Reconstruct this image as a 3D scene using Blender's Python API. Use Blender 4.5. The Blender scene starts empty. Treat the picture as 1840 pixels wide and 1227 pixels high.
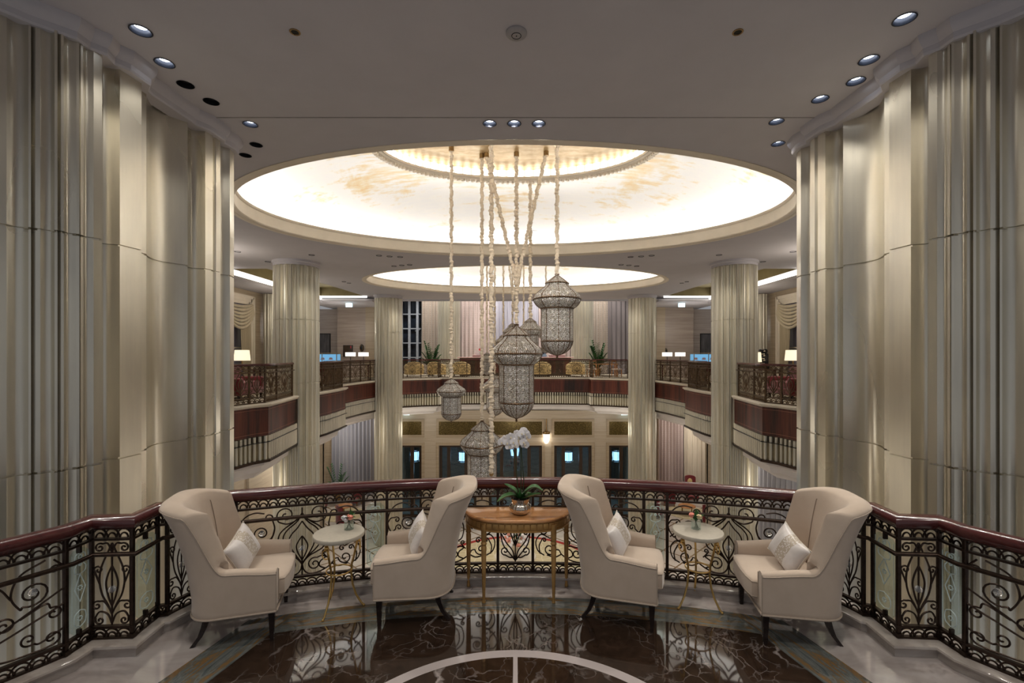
import bpy, bmesh, math, random
from mathutils import Vector, Matrix
from mathutils.geometry import tessellate_polygon
random.seed(7)
PI = math.pi
S = bpy.context.scene
COL = S.collection
EYE = 2.2          # eye height above the landing floor
FPX = 830.0        # focal length in pixels of the 1840 wide frame
ZC = 5.25          # ceiling
ZU = 0.92          # upper floor
ZG = -7.4          # ground floor

def PX(x, y, d):   # photo pixel + depth -> world point
    return Vector(((x - 926) * d / FPX, d, EYE - (y - 638) * d / FPX))

# ------------------------------------------------------------------ objects
def tag(o, label=None, cat=None, group=None, kind=None):
    if label: o['label'] = label
    if cat: o['category'] = cat
    if group: o['group'] = group
    if kind: o['kind'] = kind
    return o

def thing(name, label, cat, loc=(0, 0, 0), rz=0.0, group=None):
    o = bpy.data.objects.new(name, None)
    o.empty_display_size = 0.1
    COL.objects.link(o)
    o.location = loc
    o.rotation_euler = (0, 0, rz)
    return tag(o, label, cat, group)

def copy_tree(o, parent=None):
    c = o.copy(); COL.objects.link(c)
    if parent is not None:
        mw = o.matrix_parent_inverse.copy()
        c.parent = parent
        c.matrix_parent_inverse = mw
    for ch in list(o.children):
        copy_tree(ch, c)
    return c

def dup(o, loc, rz=0.0, label=None, group=None, scale=None):
    c = copy_tree(o)
    c.location = loc; c.rotation_euler = (0, 0, rz)
    if label: c['label'] = label
    if group: c['group'] = group
    if scale: c.scale = scale
    return c

class MB:
    def __init__(s):
        s.v = []; s.f = []; s.mi = []; s.uv = {}; s.m = 0
    def add(s, vs, fs, uvs=None):
        b = len(s.v)
        s.v += [tuple(p) for p in vs]
        for i, f in enumerate(fs):
            s.f.append([b + k for k in f]); s.mi.append(s.m)
            if uvs: s.uv[len(s.f) - 1] = uvs[i]
    def box(s, c, d, rz=0.0, bevel=0.0):
        hx, hy, hz = d[0] / 2, d[1] / 2, d[2] / 2
        ca, sa = math.cos(rz), math.sin(rz)
        def T(p): return (c[0] + p[0] * ca - p[1] * sa, c[1] + p[0] * sa + p[1] * ca, c[2] + p[2])
        if bevel <= 0:
            vs = [T((x, y, z)) for z in (-hz, hz) for y in (-hy, hy) for x in (-hx, hx)]
            s.add(vs, [(0, 2, 3, 1), (4, 5, 7, 6), (0, 1, 5, 4), (2, 6, 7, 3), (0, 4, 6, 2), (1, 3, 7, 5)])
        else:
            b = min(bevel, hx * .98, hy * .98, hz * .98)
            rows = [(-hz, b), (-hz + b * .3, b * .3), (-hz + b, 0), (hz - b, 0), (hz - b * .3, b * .3), (hz, b)]
            rings = []
            for z, ins in rows:
                r = []
                for (sx, sy, a0) in ((1, 1, 0), (-1, 1, 90), (-1, -1, 180), (1, -1, 270)):
                    for k in range(4):
                        a = math.radians(a0 + 30 * k)
                        r.append(T((sx * (hx - b) + (b - ins) * math.cos(a), sy * (hy - b) + (b - ins) * math.sin(a), z)))
                rings.append(r)
            s.loft(rings, True, True)
    def loft(s, rings, closed=True, caps=False):
        n = len(rings[0]); vs = [p for r in rings for p in r]; fs = []
        for i in range(len(rings) - 1):
            for k in range(n if closed else n - 1):
                k2 = (k + 1) % n
                fs.append((i * n + k, i * n + k2, (i + 1) * n + k2, (i + 1) * n + k))
        if caps:
            fs.append(tuple(range(n - 1, -1, -1))); fs.append(tuple((len(rings) - 1) * n + k for k in range(n)))
        s.add(vs, fs)
    def tube(s, pts, r, n=6, closed=False, caps=True, flat=1.0):
        P = [Vector(p) for p in pts]
        Q = [P[0]]
        for p in P[1:]:
            if (p - Q[-1]).length > 1e-6: Q.append(p)
        P = Q; m = len(P)
        if m < 2: return
        T = []
        for i in range(m):
            if closed: t = P[(i + 1) % m] - P[i - 1]
            else: t = P[min(i + 1, m - 1)] - P[max(i - 1, 0)]
            if t.length < 1e-9: t = Vector((0, 0, 1))
            T.append(t.normalized())
        up = Vector((0, 1, 0)) if abs(T[0].y) < .9 else Vector((1, 0, 0))
        nrm = (up - T[0] * up.dot(T[0])).normalized()
        rings = []
        for i in range(m):
            nrm = nrm - T[i] * nrm.dot(T[i])
            if nrm.length < 1e-6: nrm = T[i].orthogonal()
            nrm.normalize(); bn = T[i].cross(nrm)
            rr = r[i * (len(r) - 1) // max(1, m - 1)] if isinstance(r, (list, tuple)) else (r(i / (m - 1)) if callable(r) else r)
            rings.append([P[i] + (nrm * math.cos(2 * PI * k / n) * flat + bn * math.sin(2 * PI * k / n)) * rr for k in range(n)])
        if closed: rings.append(rings[0]); caps = False
        s.loft(rings, True, caps)
    def lathe(s, prof, n=24, c=(0, 0, 0), caps=True, a0=0.0, mod=None, uvk=None):
        rings = []
        for r, z in prof:
            ring = []
            for k in range(n):
                a = a0 + 2 * PI * k / n
                rr = r * (mod(a, z) if mod else 1)
                ring.append((c[0] + rr * math.cos(a), c[1] + rr * math.sin(a), c[2] + z))
            rings.append(ring)
        if uvk is None:
            s.loft(rings, True, caps)
        else:
            ku, kv = uvk
            L = [0.0]
            for i in range(1, len(prof)):
                L.append(L[-1] + math.hypot(prof[i][0] - prof[i - 1][0], prof[i][1] - prof[i - 1][1]))
            vs = [p for r in rings for p in r]; fs = []; uv = []
            for i in range(len(rings) - 1):
                for k in range(n):
                    k2 = (k + 1) % n
                    fs.append((i * n + k, i * n + k2, (i + 1) * n + k2, (i + 1) * n + k))
                    u0, u1 = k * ku / n, (k + 1) * ku / n
                    uv.append(((u0, L[i] * kv), (u1, L[i] * kv), (u1, L[i + 1] * kv), (u0, L[i + 1] * kv)))
            s.add(vs, fs, uv)
    def prism(s, poly, z0, z1):
        n = len(poly)
        vs = [(p[0], p[1], z0) for p in poly] + [(p[0], p[1], z1) for p in poly]
        fs = [(k, (k + 1) % n, n + (k + 1) % n, n + k) for k in range(n)]
        tri = tessellate_polygon([[Vector((p[0], p[1], 0)) for p in poly]])
        fs += [tuple(t) for t in tri] + [tuple(n + k for k in t) for t in tri]
        s.add(vs, fs)
    def sweep(s, path, prof, closed=False, caps=True, uv=False):
        """path: xy(z) points, prof: (offset to the LEFT of travel, z)"""
        P = [Vector((p[0], p[1])) for p in path]; m = len(P)
        zz = [p[2] if len(p) > 2 else 0.0 for p in path]
        rings = []; L = 0.0; Ls = []
        for i in range(m):
            a = P[i] - P[i - 1] if (i > 0 or closed) else P[1] - P[0]
            b = P[(i + 1) % m] - P[i] if (i < m - 1 or closed) else P[i] - P[i - 1]
            a.normalize(); b.normalize()
            na = Vector((-a.y, a.x)); nb = Vector((-b.y, b.x))
            nn = na + nb
            if nn.length < 1e-6: nn = na.copy()
            nn.normalize(); k = 1 / max(.35, nn.dot(na))
            rings.append([(P[i].x + nn.x * o * k, P[i].y + nn.y * o * k, z + zz[i]) for o, z in prof])
            if i: L += (P[i] - P[i - 1]).length
            Ls.append(L)
        if closed: rings.append(rings[0])
        s.loft(rings, True, caps and not closed)
    def grid(s, fn, nu, nv, uv=False):
        vs = [fn(i / nu, j / nv) for j in range(nv + 1) for i in range(nu + 1)]
        fs = []; uvs = []
        for j in range(nv):
            for i in range(nu):
                a = j * (nu + 1) + i
                fs.append((a, a + 1, a + nu + 2, a + nu + 1))
                uvs.append(((i / nu, j / nv), ((i + 1) / nu, j / nv), ((i + 1) / nu, (j + 1) / nv), (i / nu, (j + 1) / nv)))
        s.add(vs, fs, uvs if uv else None)
    def sphere(s, c, r, n=12, m=8, sc=(1, 1, 1)):
        rings = []
        for j in range(m + 1):
            t = -PI / 2 + PI * j / m
            rr = max(1e-4, math.cos(t)) * r
            rings.append([(c[0] + sc[0] * rr * math.cos(2 * PI * k / n), c[1] + sc[1] * rr * math.sin(2 * PI * k / n), c[2] + sc[2] * r * math.sin(t)) for k in range(n)])
        s.loft(rings, True, True)
    def mesh(s, name, mats, smooth=True, angle=38, weld=False, recalc=True):
        me = bpy.data.meshes.new(name)
        me.from_pydata(s.v, [], s.f)
        if not isinstance(mats, (list, tuple)): mats = [mats]
        for m in mats: me.materials.append(m)
        if len(mats) > 1:
            for p, k in zip(me.polygons, s.mi): p.material_index = k
        if s.uv:
            ul = me.uv_layers.new(name='UVMap')
            for p in me.polygons:
                if p.index in s.uv:
                    for li, c in zip(p.loop_indices, s.uv[p.index]): ul.data[li].uv = c
        if recalc or weld:
            bm = bmesh.new(); bm.from_mesh(me)
            if weld: bmesh.ops.remove_doubles(bm, verts=bm.verts, dist=1e-5)
            bmesh.ops.recalc_face_normals(bm, faces=bm.faces)
            bm.to_mesh(me); bm.free()
        if smooth:
            me.polygons.foreach_set('use_smooth', [True] * len(me.polygons))
            me.set_sharp_from_angle(angle=math.radians(angle))
        me.update()
        return me
    def build(s, name, mats, parent=None, smooth=True, angle=38, loc=None, weld=False, recalc=True):
        o = bpy.data.objects.new(name, s.mesh(name, mats, smooth, angle, weld, recalc))
        COL.objects.link(o)
        if parent is not None: o.parent = parent
        if loc is not None: o.location = loc
        return o

def inst(name, me, parent=None, loc=(0, 0, 0), rot=(0, 0, 0), sc=(1, 1, 1)):
    o = bpy.data.objects.new(name, me); COL.objects.link(o)
    if parent is not None: o.parent = parent
    o.location = loc; o.rotation_euler = rot; o.scale = sc
    return o

def struct(o, **k):
    o['kind'] = 'structure'
    for a, b in k.items(): o[a] = b
    return o

# ------------------------------------------------------------------ materials
class NT:
    def __init__(s, name):
        s.mat = bpy.data.materials.new(name); s.mat.use_nodes = True
        s.t = s.mat.node_tree; s.t.nodes.clear()
        s.out = s.t.nodes.new('ShaderNodeOutputMaterial')
    def n(s, typ, **kw):
        nd = s.t.nodes.new(typ)
        for k, v in kw.items(): setattr(nd, k, v)
        return nd
    def put(s, sock, val):
        if hasattr(val, 'is_output') or isinstance(val, bpy.types.NodeSocket): s.t.links.new(val, sock)
        elif val is not None:
            if isinstance(val, (tuple, list)) and len(val) == 3 and sock.type == 'RGBA': val = (*val, 1)
            sock.default_value = val
    def m(s, op, a, b=0.0, c=0.0):
        nd = s.n('ShaderNodeMath', operation=op)
        s.put(nd.inputs[0], a); s.put(nd.inputs[1], b); s.put(nd.inputs[2], c)
        return nd.outputs[0]
    def coord(s, which='Object'):
        return s.n('ShaderNodeTexCoord').outputs[which]
    def sep(s, v):
        nd = s.n('ShaderNodeSeparateXYZ'); s.put(nd.inputs[0], v); return nd.outputs
    def comb(s, x, y, z):
        nd = s.n('ShaderNodeCombineXYZ'); s.put(nd.inputs[0], x); s.put(nd.inputs[1], y); s.put(nd.inputs[2], z); return nd.outputs[0]
    def mapv(s, v, scale=(1, 1, 1), loc=(0, 0, 0), rot=(0, 0, 0)):
        nd = s.n('ShaderNodeMapping'); s.put(nd.inputs['Vector'], v)
        nd.inputs['Scale'].default_value = scale; nd.inputs['Location'].default_value = loc; nd.inputs['Rotation'].default_value = rot
        return nd.outputs[0]
    def noise(s, v, scale=5, detail=4, rough=.55, dist=0.0):
        nd = s.n('ShaderNodeTexNoise'); s.put(nd.inputs['Vector'], v)
        nd.inputs['Scale'].default_value = scale; nd.inputs['Detail'].default_value = detail
        nd.inputs['Roughness'].default_value = rough; nd.inputs['Distortion'].default_value = dist
        return nd.outputs[0]
    def voro(s, v, scale=5, feature='F1', rnd=1.0):
        nd = s.n('ShaderNodeTexVoronoi', feature=feature); s.put(nd.inputs['Vector'], v)
        nd.inputs['Scale'].default_value = scale; nd.inputs['Randomness'].default_value = rnd
        return nd.outputs[0]
    def ramp(s, f, stops, mode='LINEAR'):
        nd = s.n('ShaderNodeValToRGB'); nd.color_ramp.interpolation = mode; s.put(nd.inputs[0], f)
        e = nd.color_ramp.elements
        while len(e) < len(stops): e.new(0.5)
        for k, (p, c) in zip(e, stops):
            k.position = p
            if isinstance(c, (int, float)): c = (c, c, c)
            k.color = (*c, 1) if len(c) == 3 else c
        return nd.outputs[0]
    def mix(s, f, a, b):
        nd = s.n('ShaderNodeMix', data_type='RGBA'); s.put(nd.inputs['Factor'], f); s.put(nd.inputs['A'], a) if False else None
        s.put(nd.inputs[6], a); s.put(nd.inputs[7], b)
        return nd.outputs[2]
    def bump(s, h, strength=.2, dist=.01):
        nd = s.n('ShaderNodeBump'); nd.inputs['Strength'].default_value = strength; nd.inputs['Distance'].default_value = dist
        s.put(nd.inputs['Height'], h); return nd.outputs[0]
    def bsdf(s, col=None, rough=.5, metal=0.0, normal=None, trans=0.0, ior=1.45, emit=None, estr=0.0, alpha=None, spec=None, coat=0.0, sheen=0.0):
        nd = s.n('ShaderNodeBsdfPrincipled')
        s.put(nd.inputs['Base Color'], col); s.put(nd.inputs['Roughness'], rough); s.put(nd.inputs['Metallic'], metal)
        if normal is not None: s.put(nd.inputs['Normal'], normal)
        s.put(nd.inputs['Transmission Weight'], trans); nd.inputs['IOR'].default_value = ior
        if emit is not None: s.put(nd.inputs['Emission Color'], emit); s.put(nd.inputs['Emission Strength'], estr)
        if alpha is not None: s.put(nd.inputs['Alpha'], alpha)
        if spec is not None: nd.inputs['Specular IOR Level'].default_value = spec
        nd.inputs['Coat Weight'].default_value = coat
        nd.inputs['Sheen Weight'].default_value = sheen
        s.done(nd.outputs[0]); return nd
    def done(s, sh): s.t.links.new(sh, s.out.inputs['Surface'])

def simple(name, col, rough=.5, metal=0.0, var=.12, scale=8, bump=0.0, **k):
    t = NT(name); c = t.coord()
    n = t.noise(c, scale, 4)
    lo = tuple(max(0, x * (1 - var)) for x in col); hi = tuple(min(1, x * (1 + var)) for x in col)
    cc = t.ramp(n, [(.3, lo), (.7, hi)])
    nm = t.bump(n, bump) if bump else None
    t.bsdf(cc, rough, metal, nm, **k)
    return t.mat

def emitm(name, col, strength):
    t = NT(name); e = t.n('ShaderNodeEmission'); e.inputs[0].default_value = (*col, 1); e.inputs[1].default_value = strength
    t.done(e.outputs[0]); return t.mat

def leaf_metal(name, base, dark, rough=.36, metal=.7):
    t = NT(name); c = t.coord()
    a = t.noise(t.mapv(c, (1, 1, .35)), 2.2, 4, .55)
    b = t.noise(t.mapv(c, (1, 1, .05)), 14, 3)
    d = t.voro(t.mapv(c, (1, 1, .9)), 1.9, 'F1')
    f = t.m('ADD', t.m('MULTIPLY', a, .7), t.m('MULTIPLY', b, .3))
    col = t.ramp(f, [(.25, dark), (.52, base), (.82, tuple(min(1, x * 1.12) for x in base))], 'B_SPLINE')
    r = t.ramp(t.noise(t.mapv(c, (1, 1, .4)), 1.3, 1), [(.2, rough + .06), (.8, rough - .04)], 'EASE')
    t.bsdf(col, r, metal)
    return t.mat

M = {}
M['leaf'] = leaf_metal('champagne_leaf', (.70, .655, .545), (.53, .50, .44), .30, .9)
M['column'] = leaf_metal('column_champagne', (.68, .64, .53), (.54, .51, .43), .34, .6)
M['plaster'] = simple('ceiling_plaster', (.505, .482, .505), .85, 0, .03, 2)
M['cream'] = simple('cream_moulding', (.74, .655, .53), .55, 0, .04, 3)
M['stonetrim'] = simple('stone_trim', (.66, .60, .50), .45, 0, .06, 3)
M['white_cove'] = simple('white_cove', (.74, .70, .68), .7, 0, .03, 3)
M['iron'] = simple('bronze_iron', (.045, .028, .020), .34, .75, .3, 25)
M['rail_bronze'] = simple('lit_bronze', (.11, .072, .042), .36, .7, .3, 25)  # lighter copy of the iron for far rails, gold highlights put into colour
M['gold'] = simple('brass_gold', (.72, .47, .16), .28, .9, .18, 20)
M['gold_dark'] = simple('aged_brass', (.30, .19, .08), .35, .85, .2, 30)
M['ebony'] = simple('ebony_wood', (.018, .011, .009), .22, 0, .3, 20)
M['silver'] = simple('hammered_silver', (.62, .56, .48), .16, .95, .1, 12)
M['crystal_ball'] = None
def glassy(name, col, alpha, rough=.03):
    t = NT(name)
    tr = t.n('ShaderNodeBsdfTransparent'); tr.inputs[0].default_value = (*col, 1)
    gl = t.n('ShaderNodeBsdfGlossy'); gl.inputs['Roughness'].default_value = rough; gl.inputs[0].default_value = (.9, .97, .95, 1)
    fr = t.n('ShaderNodeLayerWeight'); fr.inputs['Blend'].default_value = .5
    f = t.m('ADD', t.m('MULTIPLY', t.m('POWER', fr.outputs['Facing'], 4.0), .6), alpha)
    mx = t.n('ShaderNodeMixShader'); t.put(mx.inputs[0], f)
    t.t.links.new(tr.outputs[0], mx.inputs[1]); t.t.links.new(gl.outputs[0], mx.inputs[2])
    t.done(mx.outputs[0]); return t.mat
M['pane'] = glassy('green_tint_glass', (.90, .965, .95), .05)
M['doorglass'] = glassy('door_glass', (.55, .68, .72), .06)
M['vase'] = glassy('clear_vase_glass', (.93, .96, .95), .10)
t = NT('crystal'); t.bsdf((.95, .96, .98), .02, 0, trans=.85, ior=1.55); M['crystal'] = t.mat
M['etch'] = simple('etched_glass_line', (.62, .74, .73), .5, 0, .05)

def wood(name, a, b, scale=1.0, rough=.25, axis='z', coat=.3):
    t = NT(name); c = t.coord()
    sc = {'z': (6, 6, .5), 'x': (.5, 6, 6)}[axis]
    n = t.noise(t.mapv(c, tuple(x * scale for x in sc)), 1.6, 5, .6, .8)
    col = t.ramp(n, [(.30, a), (.52, b), (.72, tuple(x * .6 for x in a))])
    t.bsdf(col, rough, 0, None, coat=coat); return t.mat
M['mahogany'] = wood('mahogany_rail', (.048, .010, .010), (.088, .019, .018), 1, .24, 'x', .4)
t = NT('rosewood_band'); c = t.coord()
n1 = t.noise(t.mapv(c, (1.7, 1.7, .10)), 1.6, 4, .6, .5)
n2 = t.noise(t.mapv(c, (10, 10, .5)), 3, 5)
f = t.m('ADD', t.m('MULTIPLY', n1, .75), t.m('MULTIPLY', n2, .25))
t.bsdf(t.ramp(f, [(.38, (.012, .005, .004)), (.5, (.075, .017, .010)), (.66, (.150, .038, .020))]), .5)
M['rosewood'] = t.mat
M['honey'] = wood('honey_wood', (.46, .20, .075), (.58, .28, .11), 1.2, .22, 'x', .6)
M['gilt_wood'] = simple('gilt_wood', (.48, .28, .10), .35, .45, .2, 14)
# upholstery
t = NT('cream_upholstery'); c = t.coord()
n = t.noise(c, 4, 5, .6); fine = t.noise(c, 420, 2)
col = t.ramp(n, [(.3, (.50, .395, .305)), (.7, (.575, .465, .37))])
t.bsdf(col, .85, 0, t.bump(fine, .12, .002), sheen=.35); M['cream_fabric'] = t.mat
M['piping'] = simple('upholstery_piping', (.42, .34, .27), .8, 0, .06)
M['seam'] = simple('seam_thread', (.22, .16, .12), .9, 0, .05)
t = NT('pillow_satin'); c = t.coord(); xyz = t.sep(c)
v = t.voro(t.mapv(c, (1, 1, 1)), 60, 'F1'); band = t.m('LESS_THAN', t.m('ABSOLUTE', t.m('ADD', xyz[0], .02)), .055)
lace = t.m('MULTIPLY', band, t.m('GREATER_THAN', v, .38))
wr = t.noise(c, 9, 3)
t.bsdf(t.mix(lace, t.ramp(wr, [(.3, (.58, .53, .50)), (.7, (.69, .645, .62))]), (.44, .37, .29)), .35, 0, t.bump(wr, .3, .02), sheen=.3); M['satin'] = t.mat
# table stone
M['shagreen'] = simple('shagreen_top', (.46, .415, .34), .45, 0, .06, 30)
# stone wall (vein cut travertine)
def travertine(name, a, b, rough=.35, sc=1.0):
    t = NT(name); c = t.coord()
    n = t.noise(t.mapv(c, (.5 * sc, .5 * sc, 14 * sc)), 1.1, 5, .65, .3)
    col = t.ramp(n, [(.3, a), (.7, b)])
    t.bsdf(col, rough); return t.mat
M['trav'] = travertine('travertine_pale', (.43, .355, .265), (.55, .475, .37))
M['trav_grey'] = travertine('travertine_taupe', (.30, .24, .20), (.47, .39, .33), .4, .8)
M['trav_gold'] = travertine('travertine_tan', (.35, .275, .185), (.50, .405, .29), .4, .8)
M['goldpanel'] = None
t = NT('gold_mosaic'); c = t.coord(); v = t.voro(t.mapv(c, (1, 1, 3)), 14, 'F1')
t.bsdf(t.ramp(v, [(.1, (.03, .02, .005)), (.5, (.10, .068, .016)), (.8, (.19, .135, .04))]), .3, .5); M['goldpanel'] = t.mat
M['dark'] = simple('dark_void', (.010, .010, .012), .6)
M['blackmetal'] = simple('black_metal', (.015, .015, .018), .4, .4)
M['door_wood'] = simple('dark_door_frame', (.05, .03, .018), .3, .1, .2, 6)
M['olive'] = simple('gilded_tray', (.30, .25, .13), .55, .2, .1, 3)
M['white'] = simple('white_paint', (.78, .78, .80), .5, 0, .03)
M['red'] = simple('red_velvet', (.17, .012, .016), .8, 0, .2, 10, sheen=.4)
t = NT('gold_damask'); c = t.coord(); v = t.voro(c, 9, 'F1', .6); w = t.m('SINE', t.m('MULTIPLY', v, 32))
t.bsdf(t.mix(t.m('GREATER_THAN', w, 0.0), (.58, .40, .16), (.74, .58, .30)), .55, .1); M['damask'] = t.mat
M['leafgreen'] = simple('orchid_leaf', (.035, .12, .03), .35, 0, .35, 9)
M['palm'] = simple('palm_green', (.02, .09, .02), .5, 0, .3, 12)
M['stem'] = simple('dark_stem', (.025, .04, .015), .5)
M['petal'] = simple('white_petal', (.85, .82, .83), .55, 0, .03)
M['rose_pink'] = simple('salmon_rose', (.82, .36, .28), .6, 0, .15, 40)
M['rose_cream'] = simple('cream_rose', (.82, .70, .46), .6, 0, .1, 40)
M['soil'] = simple('dark_bark', (.03, .02, .012), .9, 0, .5, 60)
M['rope'] = simple('pleated_cord_cover', (.72, .61, .47), .6, 0, .15, 40)
M['shade'] = None
def shade(name, col, s):
    t = NT(name); t.bsdf(col, .8, 0, emit=col, estr=s); return t.mat
M['shade'] = shade('lit_lamp_shade', (1, .86, .62), .9)
M['shade_w'] = shade('lit_white_shade', (1, .93, .85), 1.0)
M['lamp_white'] = emitm('lamp_white', (.86, .92, 1.0), 9.0)
M['exit'] = emitm('exit_sign_glow', (.62, .92, 1.0), 3.0)
M['exit_green'] = emitm('exit_sign_pictogram', (.1, .55, .6), 1.2)
M['case_blue'] = emitm('display_case_glow', (.22, .52, .85), .8)
M['pend'] = emitm('pendant_glow', (.70, .83, 1.0), 4.5)
M['sconce'] = emitm('sconce_glow', (1.0, .90, .76), 7.0)
M['cove'] = emitm('cove_strip', (1.0, .98, .96), 17.0)
M['cove2'] = emitm('cove_strip_dim', (1.0, .95, .86), 4.0)

# filigree lantern: brass lattice over crystal beads, by UV cells
def filigree(name, scale_note=1.0):
    t = NT(name); uv = t.coord('UV'); xyz = t.sep(uv)
    fu = t.m('SUBTRACT', t.m('FRACT', xyz[0]), .5); fv = t.m('SUBTRACT', t.m('FRACT', xyz[1]), .5)
    d = t.m('SQRT', t.m('ADD', t.m('MULTIPLY', fu, fu), t.m('MULTIPLY', fv, fv)))
    ang = t.m('ARCTAN2', fv, fu)
    pet = t.m('MULTIPLY', t.m('COSINE', t.m('MULTIPLY', ang, 8)), .035)
    ring1 = t.m('LESS_THAN', t.m('ABSOLUTE', t.m('SUBTRACT', t.m('ADD', d, pet), .30)), .034)
    ring2 = t.m('LESS_THAN', t.m('ABSOLUTE', t.m('SUBTRACT', d, .145)), .030)
    ring3 = t.m('LESS_THAN', t.m('ABSOLUTE', t.m('SUBTRACT', t.m('SUBTRACT', d, pet), .47)), .032)
    hub = t.m('LESS_THAN', d, .045)
    e = t.voro(t.mapv(uv, (1, 1, 1)), 7.0, 'DISTANCE_TO_EDGE')
    net = t.m('LESS_THAN', e, .036)
    met = t.m('MAXIMUM', t.m('MAXIMUM', ring1, ring2), t.m('MAXIMUM', t.m('MAXIMUM', ring3, hub), net))
    cell = t.n('ShaderNodeTexVoronoi'); t.put(cell.inputs['Vector'], uv); cell.inputs['Scale'].default_value = 7.0
    bead = t.ramp(t.sep(cell.outputs['Color'])[0], [(.0, (.46, .43, .37)), (.5, (.74, .71, .64)), (.93, (1, 1, 1)), (1.0, (1, .85, .6))])
    brass = (.085, .055, .032)
    col = t.mix(met, bead, brass)
    t.bsdf(col, t.mix(met, (.12, .12, .12), (.38, .38, .38)), t.m('MULTIPLY', met, .6), t.bump(met, .4, .01))
    return t.mat
M['filigree'] = filigree('crystal_filigree')
M['lantern_brass'] = simple('lantern_brass', (.15, .085, .045), .4, .75, .2, 20)

# domes
def dome_mat(name, cx, cy):
    t = NT(name); c = t.coord()
    xyz = t.sep(c)
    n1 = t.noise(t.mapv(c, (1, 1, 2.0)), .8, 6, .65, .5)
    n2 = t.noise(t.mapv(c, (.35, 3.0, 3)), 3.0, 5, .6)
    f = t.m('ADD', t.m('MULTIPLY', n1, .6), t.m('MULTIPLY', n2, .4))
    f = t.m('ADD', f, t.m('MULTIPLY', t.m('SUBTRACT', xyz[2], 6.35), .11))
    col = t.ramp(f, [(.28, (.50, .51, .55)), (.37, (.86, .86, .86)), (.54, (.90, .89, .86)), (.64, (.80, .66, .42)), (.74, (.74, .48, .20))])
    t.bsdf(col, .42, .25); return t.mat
M['dome'] = dome_mat('dome_silver_leaf', 0, 0)
t = NT('dome_gold_leaf'); c = t.coord(); n = t.noise(t.mapv(c, (1, 2.5, 1)), 2.4, 6, .65)
t.bsdf(t.ramp(n, [(.3, (.50, .34, .15)), (.5, (.68, .50, .27)), (.72, (.82, .70, .48))]), .4, .3); M['gold_leaf'] = t.mat
# crystal band lit (repeat of pale lamps around the inner ring)
t = NT('lit_crystal_band'); uv = t.sep(t.coord('UV'))
w = t.m('FRACT', uv[0]); b = t.m('SUBTRACT', 1.0, t.m('MULTIPLY', t.m('ABSOLUTE', t.m('SUBTRACT', w, .5)), 2.0))
b = t.m('POWER', b, .7)
e = t.n('ShaderNodeEmission'); t.put(e.inputs[0], t.mix(b, (1.0, .80, .55), (1.0, .985, .96))); t.put(e.inputs[1], t.m('ADD', t.m('MULTIPLY', b, 4.5), .8))
t.done(e.outputs[0]); M['crystal_band'] = t.mat

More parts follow.
